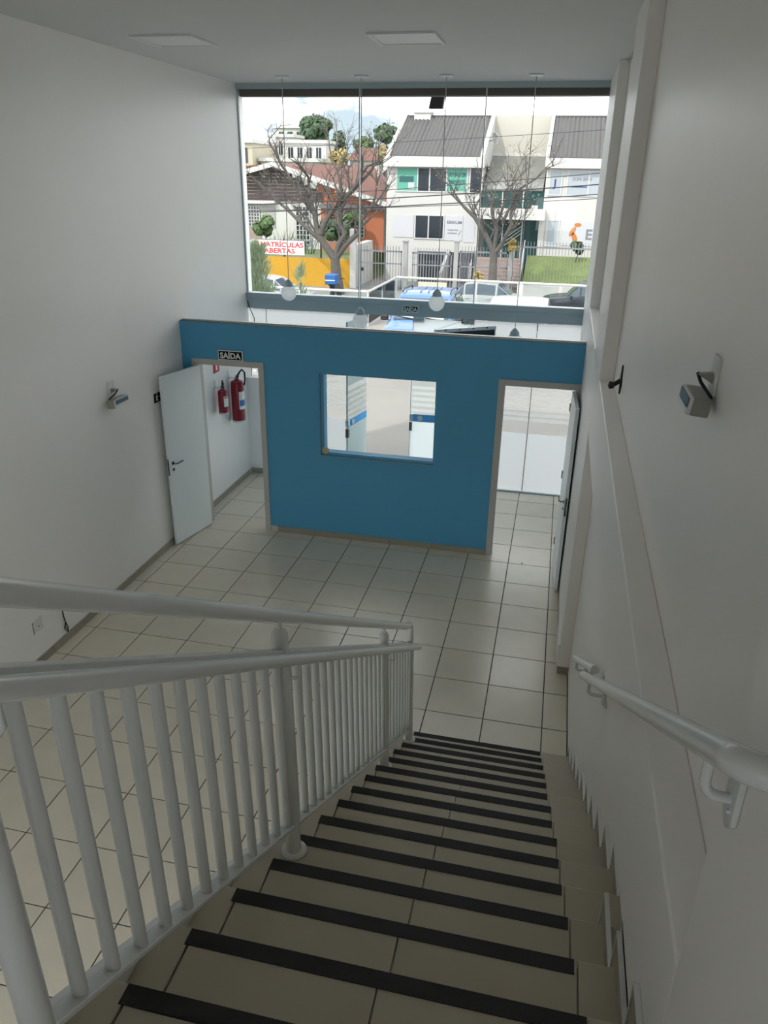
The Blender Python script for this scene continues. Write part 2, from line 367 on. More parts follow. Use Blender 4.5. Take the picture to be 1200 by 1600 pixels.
def lever(mb, x, y, z, sx, sy):
    """door lever: rose, neck along y*sy, arm along x*sx"""
    mb.lathe([(0.045, 0), (0.045, 0.012*sy)], (x, y, z), 1, 12)
    mb.tube([(x, y, z), (x, y+0.09*sy, z), (x+0.05*sx, y+0.11*sy, z), (x+0.25*sx, y+0.105*sy, z+0.01)], 0.017, 8)
def door(no, dx, hinge_x, free, label):
    root = thing('door_%d' % no, ((dx[0]+dx[1])/2, YB, 0), label, 'door', kind='structure')
    fr = MB(); w = 0.115; a, b = dx
    for (x0, x1) in ((a-w, a+0.02), (b-0.02, b+w)):
        fr.box(x0, x1, Y0-0.03, Y0, 0, ZD+w).box(x0, x1, Y1, Y1+0.03, 0, ZD+w)
    fr.box(a+0.02, b-0.02, Y0-0.03, Y0, ZD-0.02, ZD+w).box(a+0.02, b-0.02, Y1, Y1+0.03, ZD-0.02, ZD+w)
    fr.box(a, a+0.03, Y0, Y1, 0, ZD).box(b-0.03, b, Y0, Y1, 0, ZD).box(a+0.03, b-0.03, Y0, Y1, ZD-0.03, ZD)
    fr.build('door_frame', FRAMEP, root)
    # leaf, swung open towards the stairs
    h = Vector((hinge_x, YB-0.03, 0)); d = (Vector(free) - h); L = d.length; d.normalize()
    ang = math.atan2(d.y, d.x); R3 = Matrix.Rotation(ang, 3, 'Z')
    lf = MB(); c = h + d*(L/2) + Vector((0, 0, 2.145)); lf.obox(c, (L, 0.075, 4.23), R3)
    leaf = lf.build('door_leaf', DOORP, root, bevel=0.002)
    for side in (1, -1):
        hd = MB(); lever(hd, L-0.12, 0.0375*side, 2.14, -1, side)
        hd.v = [R3 @ p + h*S for p in hd.v]
        hd.build('door_handle', CHROME, leaf, smooth=True)
        kh = MB(); kh.lathe([(0.035, 0), (0.035, 0.015*side)], (L-0.12, 0.0375*side, 1.98), 1, 12); kh.box(L-0.13, L-0.11, min(0.05*side, 0.06*side), max(0.05*side, 0.06*side), 1.96, 2.0)
        kh.v = [R3 @ p + h*S for p in kh.v]; kh.build('key_rose', CHROME, leaf, smooth=True)
    lk = MB(); lk.box(L-0.002, L+0.006, -0.02, 0.02, 1.85, 2.27); lk.box(L+0.006, L+0.02, -0.012, 0.012, 2.1, 2.16); lk.v = [R3 @ p + h*S for p in lk.v]
    lk.build('lock_plate', CHROME, leaf)
    hg = MB()
    for z in (0.5, 2.2, 3.8): hg.lathe([(0.022, 0), (0.022, 0.18)], (0.0, -0.04, z), 2, 10)
    hg.v = [R3 @ p + h*S for p in hg.v]; hg.build('hinge', CHROME, leaf)
    return root
door(1, D1, D1[0]+0.06, (-8.17, 0.90, 0), 'open white door against the tall white wall below the exit sign')
door(2, D2, D2[1]-0.06, (1.145, 0.88, 0), 'open white door against the stair-side wall in the doorway nearest the stairs')

# ---- serving window in the partition: glass pane and round pull
sw = thing('window_3', (WX0, YB, WZ0), 'frameless glass serving window in the blue partition', 'window', kind='structure')
MB().box(WX0-0.09, WX1+0.02, Y0-0.035, Y0-0.012, WZ0-0.07, WZ1+0.01).build('pane', GLASS, sw)
MB().lathe([(0.0, -0.06), (0.08, -0.055), (0.09, -0.03), (0.09, -0.012)], (WX0+0.04, Y0-0.02, WZ0+0.06), 1, 18).build('round_pull', mat('brass tone', (0.45, 0.40, 0.27), 0.4, metal=0.4), sw, smooth=True)
MB().box(WX0-0.09, WX1+0.02, Y0-0.05, Y0-0.002, WZ0-0.095, WZ0-0.07).box(WX0-0.105, WX0-0.09, Y0-0.05, Y0-0.002, WZ0-0.095, WZ1).build('edge_channel', mat('glass edge green', (0.16, 0.36, 0.42), 0.25), sw)

# ---- shop front: tall window above, transom, lower glass with film and entrance doors
wu = thing('window_1', (-3.4, YW, 5.4), 'tall frameless shop window above the transom', 'window', kind='structure')
MB().box(XL, XR, YW-0.12, YW+0.12, 10.60, ZC).build('head_frame', ALU, wu)
for (a, b) in ((XL+0.02, -4.965), (-4.955, -1.725), (-1.715, XP)):
    MB().box(a+0.004, b-0.004, YW-0.012, YW+0.012, 5.40, 10.60).build('pane', GLASS, wu)
for x in (-4.96, -1.72):
    MB().box(x-0.014, x+0.014, YW-0.03, YW+0.03, 5.40, 10.60).build('joint_seal', ALU2, wu)
MB().box(XL, XL+0.03, YW-0.04, YW+0.04, 4.98, 10.6).build('side_channel', ALU, wu)
tag(MB().box(XL-0.3, XR+0.3, YW+0.14, YW+0.5, 10.44, 11.2).build('trim_10', BROWN), 'brown eaves beam outside above the shop window', 'trim', kind='structure')
tag(MB().box(XL, XP, YW-0.10, YW+0.10, 4.98, 5.28).box(XL, XP, YW-0.15, YW+0.15, 5.28, 5.42).build('trim_11', ALU, bevel=0.004), 'grey blue metal transom across the shop front', 'trim', kind='structure')
wl = thing('window_2', (-3.4, YW, 0), 'lower shop front glass with frosted film', 'window', kind='structure')
tr_ = MB().box(XL, -4.73, YW-0.05, YW+0.05, 0, 0.05).box(-1.8, XP, YW-0.05, YW+0.05, 0, 0.05); tr_.build('floor_channel', ALU, wl)
def filmed(parent, a, b, y, lower=FILM):
    """glass pane carrying solid film, a clear band and stripes"""
    p = MB().box(a, b, y-0.012, y+0.012, 0.05, 4.97).build('pane', GLASS, parent)
    MB().sheet(a+0.005, b-0.005, y-0.016, 0.06, 1.84).build('lower_film', lower, p)
    st = MB()
    z = 2.20
    while z < 3.05:
        st.sheet(a+0.005, b-0.005, y-0.016, z, z+0.10); z += 0.155
    st.build('striped_film', STRF, p)
    MB().sheet(a+0.005, b-0.005, y-0.016, 3.16, 4.96).build('upper_film', FILM, p)
for (a, b) in ((XL+0.03, -7.76), (-7.74, -4.75), (-1.78, 0.05), (0.07, XP)):
    filmed(wl, a, b, YW)
MB().box(0.052, 0.068, YW-0.02, YW+0.02, 0.05, 4.97).build('joint_seal', CHROME, wl)
MB().box(-7.757, -7.743, YW-0.02, YW+0.02, 0.05, 4.97).build('joint_seal', ALU2, wl)
for x in (-3.22, -1.82):
    MB().box(x-0.16, x+0.16, YW-0.04, YW+0.04, 4.84, 5.0).build('patch_fitting', ALU2, wl, bevel=0.003)
# entrance door leaves
gd = thing('door_3', (-4.1, YW, 0), 'glass entrance door with bright blue stripe, one leaf open', 'door', kind='structure')
def glass_leaf(hinge, free, low):
    h, fr = Vector(hinge), Vector(free); d = fr-h; L = d.length; R3 = Matrix.Rotation(math.atan2(d.y, d.x), 3, 'Z')
    def lay(mb): mb.v = [R3 @ p + h*S for p in mb.v]; return mb
    lf = lay(MB().box(0, L, -0.014, 0.014, 0.03, 4.93)).build('door_leaf', DGLASS, gd)
    sgn = -1 if (R3 @ Vector((0, 1, 0))).y > 0 else 1
    f0, f1 = sorted((0.016*sgn, 0.020*sgn))
    s0, s1 = sorted((0.022*sgn, 0.026*sgn))
    lay(MB().sheet(0.01, L-0.01, f0, 0.05, 1.93)).build('lower_film', low, lf)
    lay(MB().box(0.01, L-0.01, s0, s1, 1.95, 2.17)).build('blue_stripe', STRIPE, lf)
    st = MB(); z = 2.24
    while z < 3.05: st.sheet(0.01, L-0.01, f0, z, z+0.09); z += 0.17
    lay(st).build('striped_film', STRF, lf)
    lay(MB().sheet(0.01, L-0.01, f0, 3.16, 4.92)).build('upper_film', low, lf)
    lay(MB().lathe([(0.08, 0.03*sgn), (0.075, 0.055*sgn), (0.02, 0.06*sgn)], (L-0.30, 0, 2.06), 1, 16)).build('round_lock', ALU2, lf, smooth=True)
    lay(MB().box(L-0.10, L+0.01, -0.05, 0.05, 1.98, 2.16)).build('lock_case', ALU2, lf, bevel=0.002)
    lay(MB().box(L-0.07, L+0.02, -0.045, 0.045, 1.66, 1.92)).build('latch_handle', CHROME, lf, bevel=0.003)
    lay(MB().box(L-0.014, L, -0.02, 0.02, 0.03, 4.93)).build('edge_seal', ALU, lf)
    lay(MB().box(-0.02, 0.2, -0.035, 0.035, 4.86, 4.97)).build('pivot_fitting', CHROME, lf)
glass_leaf((-4.73, YW, 0), (-4.98, 5.45, 0), CFILM)
glass_leaf((-1.82, YW, 0), (-3.38, YW-0.05, 0), FILM)
# low white pier in the far corner
tag(MB().box(XL, -7.35, 6.25, YW-0.06, 0, 3.0).build('trim_12', WALL, bevel=0.004), 'low white pier in the corner behind the extinguishers', 'trim', kind='structure')
tag(MB().box(XL+0.02, -7.35, 6.215, 6.25, 0, 0.15).build('baseboard_far', SKIRT), 'beige skirting at the foot of the low white pier', 'baseboard', kind='structure')

wr = thing('window_added_rear', (-4.85, YK, 0), 'added unseen glazed opening that lights the hall from the rear of the ground floor', 'window', kind='structure')  # added opening out of view, brings extra daylight into the lower hall
for k in range(3):
    x0 = -8.0 + 2.1*k; x1 = x0 + 2.1
    MB().box(x0, x1, YK-0.2, YK-0.1, 0, 0.1).box(x0, x1, YK-0.2, YK-0.1, 4.5, 4.6).box(x0, x0+0.06, YK-0.2, YK-0.1, 0.1, 4.5).box(x1-0.06, x1, YK-0.2, YK-0.1, 0.1, 4.5).build('frame', ALU2, wr)
    MB().box(x0+0.06, x1-0.06, YK-0.16, YK-0.14, 0.1, 4.5).build('pane', GLASS, wr)
w5 = thing('window_added_corridor', (-0.1, -18.1, 5.9), 'added unseen corridor end window that lights the upper stairs', 'window', kind='structure')  # added window behind the camera, brightens the head of the stairs
for x0, x1 in ((-1.25, -0.075), (-0.075, 1.1)):
    MB().box(x0, x1, -18.2, -18.1, 5.9, 6.0).box(x0, x1, -18.2, -18.1, 7.7, 7.8).box(x0, x0+0.06, -18.2, -18.1, 6.0, 7.7).box(x1-0.06, x1, -18.2, -18.1, 6.0, 7.7).build('frame', ALU2, w5)
    MB().box(x0+0.06, x1-0.06, -18.16, -18.14, 6.0, 7.7).build('pane', GLASS, w5)
tag(MB().box(-30, XC-0.31, -60, YK-0.31, -0.4, -0.05).build('rear_yard', CONC), 'pale concrete yard behind the building', 'paving', kind='structure')

# ---- upper landing the camera stands on
ld = tag(MB().box(XC, XR, -18, -13.36, 5.1, 5.53).build('floor_landing', WALL), 'upper landing slab at the head of the stairs', 'floor', kind='structure')

# ================================================================ STAIRCASE
st = thing('staircase', (0.1, YN, 0), 'straight beige tiled staircase with black anti-slip strips', 'staircase')
prof = [(YN+0.012, 0.0)]
for k in range(1, 17):
    y = YN - (k-1)*TR
    prof += [(y-0.022, (k-1)*RI if k > 1 else 0.0), (y-0.022, k*RI-0.03)]
    if k < 16: prof += [(y-TR-0.022, k*RI-0.03)]
prof[0] = (YN-0.022, 0.0)
yl = YN - 15*TR
prof += [(yl-0.1, 16*RI-0.03), (yl-0.1, 15*RI-0.35), (YN-1.6, 0.0)]
XS0 = -1.20                                   # open edge of the flight
clean = []
for p in prof:
    if not clean or (abs(p[0]-clean[-1][0]) > 1e-6 or abs(p[1]-clean[-1][1]) > 1e-6): clean.append(p)
core = MB().prism(clean, 0, XS0+0.01, XR-0.005).build('concrete_flight', GROUT2, st)
MB().prism([(YN+0.02, 0.0), (YN+0.02, RI*0.86), (yl, 16*RI-0.06), (yl, 15*RI-0.45), (YN-1.6, 0.0)], 0, XS0-0.09, XS0).build('stringer', WHITEP, st)
cols = ((XS0, -1.006), (-0.994, -0.004), (0.004, 0.996), (1.004, XR-0.01))
tt = {}
for k in range(1, 16):
    y = YN - (k-1)*TR; z = k*RI
    for ci, (a, b) in enumerate(cols):
        if ci not in tt:
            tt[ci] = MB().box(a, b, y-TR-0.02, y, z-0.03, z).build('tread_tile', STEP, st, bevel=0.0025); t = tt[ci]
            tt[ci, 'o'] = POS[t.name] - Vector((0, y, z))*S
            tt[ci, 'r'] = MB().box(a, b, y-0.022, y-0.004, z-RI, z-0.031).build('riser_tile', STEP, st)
            tt[ci, 'q'] = POS[tt[ci, 'r'].name] - Vector((0, y, z))*S
        else:
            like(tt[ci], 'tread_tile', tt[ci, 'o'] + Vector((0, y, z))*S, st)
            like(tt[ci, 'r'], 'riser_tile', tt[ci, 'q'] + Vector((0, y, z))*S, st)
    dj = random.uniform(-0.012, 0.012)
    MB().box(-1.013+dj, 0.99+random.uniform(-0.012, 0.012), y-0.095, y-0.003, z, z+0.004).build('anti_slip_strip', STRIP, st)
    if k < 12:
        MB().box(XR-0.024, XR-0.002, y-TR+0.10, y+0.10, z-0.30, z+0.15).build('skirting_tile', SKIRT, st)
        MB().box(XR-0.030, XR-0.002, y-TR+0.10, y+0.11, z+0.15, z+0.158).box(XR-0.030, XR-0.002, y+0.10, y+0.11, z-0.17, z+0.15).build('lit_edge_strip', WHITEP, st)  # white strip stands in for light catching the skirting tile's edge
    else:
        MB().box(XP-0.024, XP-0.002, y-TR+0.10, y+0.10, z-0.30, z+0.15).build('skirting_tile', SKIRT, st)
        MB().box(XP-0.030, XP-0.002, y-TR+0.10, y+0.11, z+0.15, z+0.158).box(XP-0.030, XP-0.002, y+0.10, y+0.11, z-0.17, z+0.15).build('lit_edge_strip', WHITEP, st)  # same painted edge light on the pilaster skirting

# ================================================================ BALUSTRADE on the open side
bal = thing('stair_balustrade', (-1.02, YN, 0), 'white tubular steel balustrade with double handrail down the open side of the stairs', 'railing')
lean = lambda x, h: x - 0.02*h                 # the balustrade leans a little outwards
XB = -1.005
ya, yb = -13.45, -5.62
def along(h, y, x): return (lean(x, h), y, nose(y)+h)
# top handrail with its turned-down end
pt = [along(1.955, y, XB) for y in (ya, -11.5, -9.5, -7.5, -6.0)] + [along(1.99, -5.72, XB)]
e = Vector(pt[-1]); dn = Vector((0, TR, -RI)).normalized()
pt += [tuple(e + Vector((0, 0.055, -0.045))), tuple(e + Vector((0.0, 0.085, -0.10))), tuple(e + Vector((0.002, 0.092, -0.17))), (lean(XB, 1.6), e.y+0.092, e.z-0.42)]
MB().tube(pt, 0.047, 14).build('top_handrail', RAIL, bal, smooth=True)
# lower handrail on the stair side
XLR = -0.90
pl_ = [along(1.635, y, XLR) for y in (ya, -11.0, -8.0, -5.45)]
MB().tube(pl_, 0.041, 14).build('lower_handrail', RAIL, bal, smooth=True)
q = Vector(pl_[-1]); MB().tube([q - dn*0.005, q + dn*0.012, q + dn*0.03], 0.043, 14, 0.02).build('rail_end_cap', RAIL, bal, smooth=True)
# frame bars
def bar(h, x, w, t, name):
    mb = MB()
    vs = []
    for y in (ya, yb):
        for (dx, dz) in ((-w/2, -t/2), (w/2, -t/2), (w/2, t/2), (-w/2, t/2)):
            vs.append((lean(x, h)+dx, y, nose(y)+h+dz))
    mb.add(vs, [(3,2,1,0), (4,5,6,7), (0,1,5,4), (1,2,6,5), (2,3,7,6), (3,0,4,7)])
    return mb.build(name, RAIL, bal, bevel=0.002)
bar(1.68, XB, 0.075, 0.03, 'top_bar')
bar(0.165, XB, 0.085, 0.03, 'bottom_bar')
# posts: (y, foot height, carries a rounded head under the rail)
def post(y, zf, head):
    top = nose(y) + (1.80 if head else 1.68)
    h0, h1 = zf - nose(y), top - nose(y)
    p = MB().tube([(lean(XB, h0), y, zf+0.002), (lean(XB, h1), y, top)], 0.056, 16).build('post', RAIL, bal, smooth=True)
    MB().lathe([(0.098, 0.002), (0.098, 0.012), (0.090, 0.022), (0.060, 0.026)], (lean(XB, h0), y, zf), 2, 22).build('floor_flange', RAIL, p, smooth=True)
    if head:
        x = lean(XB, h1)
        MB().lathe([(0.056, 0.0), (0.054, 0.02), (0.042, 0.045), (0.018, 0.058)], (x, y, top), 2, 16).build('post_cap', RAIL, p, smooth=True)
        MB().tube([(x, y, top+0.05), (x, y, nose(y)+1.93)], 0.017, 10).build('neck', RAIL, p, smooth=True)
        # wire bracket carrying the lower rail
        w = [(x+0.02, y+0.02, nose(y)+1.46), (lean(XLR, 1.5)-0.01, y+0.06, nose(y)+1.44), (lean(XLR, 1.5)+0.005, y+0.06, nose(y)+1.47), (lean(XLR, 1.6), y+0.06, nose(y)+1.60)]
        MB().tube(w, 0.011, 8).build('rail_bracket', RAIL, p, smooth=True)
post(-10.72, 11*RI, True)
post(-7.42, 5*RI, True)
post(-5.63, 2*RI, False)
post(-13.3, 15*RI, True)
# balusters
y = -13.28; first = None
while y < -5.70:
    if min(abs(y-p) for p in (-10.72, -7.42, -13.3, -5.63)) > 0.075:
        if first is None:
            first = MB().tube([(lean(XB, 0.18), y, nose(y)+0.175), (lean(XB, 1.67), y, nose(y)+1.668)], 0.031, 10).build('baluster', RAIL, bal, smooth=True)
            bo = POS[first.name] - Vector((0, y, nose(y)))*S
        else:
            like(first, 'baluster', bo + Vector((0, y, nose(y)))*S, bal)
    y += 0.2045

# ================================================================ WALL HANDRAILS
wh = thing('wall_handrail', (1.25, -7.0, 3.4), 'long white handrail on the wall along the stairs', 'handrail')
A, B = Vector((1.255, -7.02, 3.235)), Vector((1.115, -12.90, 7.04))
dd = (B-A).normalized()
el = [B + Vector((0.0, -0.045, 0.028)), B + Vector((0.02, -0.075, 0.04)), B + Vector((0.06, -0.09, 0.04)), B + Vector((0.125, -0.09, 0.04))]
MB().tube([A, A+dd*2, A+dd*4, B] + el, 0.048, 16).build('rail', RAIL, wh, smooth=True)
MB().tube([A-dd*0.03, A-dd*0.012, A+dd*0.01], 0.03, 14, 0.05).build('end_cap', RAIL, wh, smooth=True)
def bracket(parent, y, xw, pline, drop=0.17):
    """bent rod from under the rail to a rounded wall plate"""
    a, b = pline; t = (y - a.y)/(b.y - a.y); c = a + (b-a)*t
    z0 = c.z - 0.04; pth = [(c.x, y, z0), (c.x, y, z0-drop*0.55)] + arc((c.x+0.05, y, z0-drop*0.55), 0.05, math.pi, 1.5*math.pi, (1, 0, 0), (0, 0, 1), 5) + [(xw-0.015, y, z0-drop*0.55-0.052)]
    MB().tube(pth, 0.018, 10).build('bracket_arm', RAIL, parent, smooth=True)
    zc = z0-drop*0.55-0.052
    pp = [(y-0.06, zc+0.14), (y-0.06, zc-0.06)] + [(y-0.06+0.12*k/6.0, zc-0.06-0.05*math.sin(math.pi*k/6.0)) for k in range(1, 6)] + [(y+0.06, zc-0.06), (y+0.06, zc+0.14)]
    MB().prism(pp, 0, xw-0.022, xw-0.001).build('wall_plate', RAIL, parent, bevel=0.003)
    MB().lathe([(0.008, xw-0.03), (0.008, xw-0.02)], (0, y-0.02, zc-0.035), 0, 8).lathe([(0.008, xw-0.03), (0.008, xw-0.02)], (0, y+0.025, zc-0.035), 0, 8).build('screw', ALU2, parent)
bracket(wh, -8.05, XR, (A, B)); bracket(wh, -9.55, XR, (A, B)); bracket(wh, -12.70, XP, (A, B))
w2 = thing('wall_handrail', (1.28, -5.4, 2.4), 'short white handrail starting below the long handrail, at the foot of the stairs', 'handrail')
A2, B2 = Vector((1.29, -5.10, 2.20)), Vector((1.29, -7.80, 3.85))
MB().tube([A2, (A2+B2)/2, B2], 0.045, 16).build('rail', RAIL, w2, smooth=True)
for y in (-5.55, -7.5):
    bracket(w2, y, XR, (A2, B2), 0.15)
    t = (y-A2.y)/(B2.y-A2.y); zc = A2.z+(B2.z-A2.z)*t

# ================================================================ THINGS IN THE HALL
# ceiling panel lamps
def panel(cx, cy, label):
    r = thing('ceiling_lamp', (cx, cy, ZC-0.03), label, 'ceiling lamp', 'square ceiling lamps, switched off')
    w = 0.58; f = MB()
    f.box(-w+cx, w+cx, cy-w, cy-w+0.05, ZC-0.035, ZC).box(-w+cx, w+cx, cy+w-0.05, cy+w, ZC-0.035, ZC)
    f.box(-w+cx, cx-w+0.05, cy-w+0.05, cy+w-0.05, ZC-0.035, ZC).box(cx+w-0.05, cx+w, cy-w+0.05, cy+w-0.05, ZC-0.035, ZC)
    f.build('frame', WHITEP, r)
    MB().box(cx-w+0.05, cx+w-0.05, cy-w+0.05, cy+w-0.05, ZC-0.02, ZC-0.008).build('diffuser', DIFF, r)
panel(-6.69, -0.01, 'square white ceiling lamp nearer the tall white wall')
panel(-2.47, 0.2, 'square white ceiling lamp in the middle of the ceiling')

# pendant globes
pend = None
for i, (x, z, lab) in enumerate(((-6.53, 5.63, 'opal globe pendant lamp hanging nearest the tall white wall'), (-4.55, 5.0, 'opal globe pendant lamp hanging low in front of the open glass door'),
        (-2.52, 5.56, 'opal globe pendant lamp hanging beside the exit sign on the transom'), (-0.47, 4.68, 'pendant lamp dipping behind the partition, only its cap showing'))):
    r = thing('pendant_lamp', (x, 5.25, ZC), lab, 'pendant lamp', 'globe pendant lamps at the shop window')
    MB().lathe([(0.17, ZC-0.001), (0.17, ZC-0.03), (0.13, ZC-0.045)], (x, 5.25, 0), 2, 20).build('canopy', ALU2, r, smooth=True)
    MB().tube([(x, 5.25, ZC-0.04), (x+0.01, 5.25, (ZC+z)/2), (x, 5.25, z+0.34)], 0.011, 6).build('cord', FRAMEP, r)
    MB().lathe([(0.03, z+0.37), (0.06, z+0.34), (0.115, z+0.27), (0.125, z+0.185)], (x, 5.25, 0), 2, 20).build('cap', ALU, r, smooth=True)
    gb = [(0.11, z+0.19)] + [(0.205*math.cos(a), z+0.03+0.215*math.sin(a)) for a in [math.pi/2-0.75-k*(math.pi-0.78)/11 for k in range(12)]]
    MB().lathe(gb, (x, 5.25, 0), 2, 24).build('globe', OPAL, r, smooth=True)

# exit signs
def exit_sign(x0, x1, z0, z1, y, label):
    r = tag(MB().box(x0, x1, y-0.02, y-0.002, z0, z1).build('exit_sign', SIGNT), label, 'sign')
    MB().box(x0+0.02, x1-0.02, y-0.026, y-0.0205, z0+0.02, z1-0.02).build('sign_face', SIGNB, r)
    text('lettering', 'SAÍDA', 0.155*S*(z1-z0)/0.19*1.0, Vector(((x0+x1)/2, y-0.028, (z0+z1)/2-0.012))*S, FACE, SIGNT, r, 0.002, width=(x1-x0)*0.84*S)
exit_sign(-7.33, -6.70, 4.425, 4.66, Y0-0.03, 'black exit sign reading SAÍDA above the open white door')
exit_sign(-3.66, -3.22, 5.10, 5.285, YW-0.155, 'black exit sign reading SAÍDA on the metal transom')
# arrow sign on the tall wall, half hidden by the door
r = tag(MB().box(XL+0.002, XL+0.02, 0.72, 1.58, 3.655, 3.90).build('direction_sign', SIGNT), 'black direction sign with running figure half hidden by the open door', 'sign')
MB().box(XL+0.0205, XL+0.026, 0.745, 1.555, 3.67, 3.885).build('sign_face', SIGNB, r)
fg = MB(); yy, zz = 0.86, 3.78; XX = XL+0.026
fg.lathe([(0.018, XX), (0.018, XX+0.004)], (0, yy+0.02, zz+0.07), 0, 8)
for a, b in (((yy+0.01, zz+0.045), (yy, zz-0.01)), ((yy, zz-0.01), (yy+0.04, zz-0.045)), ((yy+0.04, zz-0.045), (yy+0.03, zz-0.09)), ((yy, zz-0.01), (yy-0.04, zz-0.06)), ((yy+0.01, zz+0.04), (yy+0.06, zz+0.015)), ((yy+0.01, zz+0.04), (yy-0.04, zz+0.01))):
    fg.tube([(XX+0.002, *a), (XX+0.002, *b)], 0.009, 5)
for k in (0, 1): fg.tube([(XX+0.002, 1.0+0.0*k, 3.78), (XX+0.002, 1.35, 3.78)], 0.008, 5) if k == 0 else fg.prism([(1.33, 3.73), (1.33, 3.83), (1.43, 3.78)], 0, XX, XX+0.004)
fg.build('pictogram', SIGNT, r)
# red extinguisher marker on the wall beyond the doorway
r = tag(MB().box(XL+0.002, XL+0.02, 4.02, 4.36, 3.62, 4.10).build('extinguisher_sign', REDT), 'red and white extinguisher marker on the wall above the extinguishers', 'sign')
MB().box(XL+0.0205, XL+0.025, 4.14, 4.24, 3.68, 4.04).build('white_mark', PAPER, r)

# fire extinguishers on brackets
def extinguisher(x, y, z0, z1, rad, big, label):
    r = thing('fire_extinguisher', (x, y, z0), label, 'extinguisher')
    h = z1-z0
    MB().lathe([(rad*0.9, z0), (rad, z0+0.03), (rad, z1-rad*0.75), (rad*0.86, z1-rad*0.35), (rad*0.5, z1-0.05), (0.05, z1)], (x, y, 0), 2, 24).build('cylinder', RED, r, smooth=True)
    MB().lathe([(rad*1.015, z0-0.02), (rad*1.015, z0+0.03)], (x, y, 0), 2, 24).build('base_ring', WHITEP, r, smooth=True)
    MB().lathe([(0.045, z1-0.01), (0.045, z1+0.06), (0.03, z1+0.09)], (x, y, 0), 2, 12).build('valve', CHROME, r, smooth=True)
    MB().tube([(x, y, z1+0.07), (x+0.04, y-0.04, z1+0.10), (x+0.10, y-0.12, z1+0.17)], 0.02, 8).tube([(x, y, z1+0.05), (x+0.06, y-0.06, z1+0.05), (x+0.11, y-0.12, z1+0.08)], 0.016, 8).build('lever', BLACK, r, smooth=True)
    if big:
        MB().tube([(x+0.03, y-0.02, z1+0.05), (x+0.10, y+0.0, z1+0.20), (x+0.18, y-0.02, z1+0.27), (x+0.26, y-0.04, z1+0.20), (x+0.27, y-0.05, z1+0.02), (x+0.235, y-0.05, z1-0.16)], 0.024, 8).build('hose', BLACK, r, smooth=True)
    else:
        MB().tube([(x+0.02, y-0.02, z1+0.05), (x+0.02, y-0.03, z1+0.16), (x+0.04, y-0.04, z1+0.23)], 0.026, 8).build('nozzle', BLACK, r, smooth=True)
    lab = MB(); n = 8
    for k in range(n):
        a0, a1 = -1.0+1.5*k/n, -1.0+1.5*(k+1)/n; q = rad+0.003
        zl, zh = z0+h*0.30, z0+h*0.72
        lab.add([(x+q*math.cos(a0), y+q*math.sin(a0), zl), (x+q*math.cos(a1), y+q*math.sin(a1), zl), (x+q*math.cos(a1), y+q*math.sin(a1), zh), (x+q*math.cos(a0), y+q*math.sin(a0), zh)], [(0,1,2,3)])
    lb = lab.build('paper_label', PAPER, r)
    pb = MB()
    for k in range(n):
        a0, a1 = -0.9+1.3*k/n, -0.9+1.3*(k+1)/n; q = rad+0.006
        zl, zh = (z0+h*0.38, z0+h*0.52) if big else (z0+h*0.64, z0+h*0.69)
        pb.add([(x+q*math.cos(a0), y+q*math.sin(a0), zl), (x+q*math.cos(a1), y+q*math.sin(a1), zl), (x+q*math.cos(a1), y+q*math.sin(a1), zh), (x+q*math.cos(a0), y+q*math.sin(a0), zh)], [(0,1,2,3)])
    pb.build('label_print', CLABEL if big else REDT, lb)
    br = MB().box(XL+0.001, XL+0.015, y-0.05, y+0.05, z1-0.02, z1+0.22).box(XL+0.012, x, y-0.03, y+0.03, z1+0.005, z1+0.022); br.build('wall_bracket', ALU2, r)
extinguisher(-8.09, 4.05, 2.54, 3.22, 0.135, False, 'small red fire extinguisher on the wall, the one nearer the open door')
extinguisher(-8.06, 4.98, 2.06, 3.28, 0.185, True, 'larger red fire extinguisher with black hose hanging on the wall')

# emergency lamps
def emergency(xw, y, z, s, side, label, tilt=0.10):
    """side +1: wall on the left (lamp faces +x); -1: wall on the right"""
    r = thing('emergency_lamp', (xw, y, z), label, 'emergency lamp')
    L = 0.64*s; d = 0.20*s; h = 0.20*s
    R3 = Matrix.Rotation(-side*tilt, 3, 'Y'); c = Vector((xw + side*0.16*s, y, z))
    MB().obox(c, (d, L, h), R3).build('case', EMG, r, bevel=0.006)
    fc = c + R3 @ Vector((side*(d/2+0.004), 0, 0))
    MB().obox(fc, (0.02, L*0.98, h*0.96), R3).build('white_bezel', WHITEP, r, bevel=0.002)
    MB().obox(fc + R3 @ Vector((side*0.012, 0, h*0.16)), (0.012, L*0.86, h*0.50), R3).build('led_panel', LEDS, r)
    MB().obox(fc + R3 @ Vector((side*0.012, 0, -h*0.30)), (0.012, L*0.9, h*0.28), R3).build('lower_reflector', DIFF, r)
    MB().box(min(xw, xw+side*0.02), max(xw, xw+side*0.02), y-0.13*s, y+0.16*s, z+0.08*s, z+0.50*s).build('wall_plate', WHITEP, r, bevel=0.003)
    MB().prism([(xw+side*0.015, z+0.32*s), (xw+side*0.20*s, z+0.30*s), (xw+side*0.015, z+0.20*s)], 1, y-0.02, y+0.06*s).build('plug', EMG, r)
    MB().tube([(xw+side*0.19*s, y+0.02, z+0.30*s), (xw+side*0.16*s, y-0.05*s, z+0.22*s), (xw+side*0.06*s, y-L*0.32, z+0.10*s), (xw+side*0.08*s, y-L*0.36, z-0.02)], 0.012*s+0.004, 8).build('power_cord', BLACK, r, smooth=True)
emergency(XR, -10.2, 7.36, 0.52, -1, 'grey emergency lamp plugged in on the wall beside the stairs')
emergency(XL, -0.92, 4.17, 0.85, 1, 'small emergency lamp on the tall white wall near the open door')
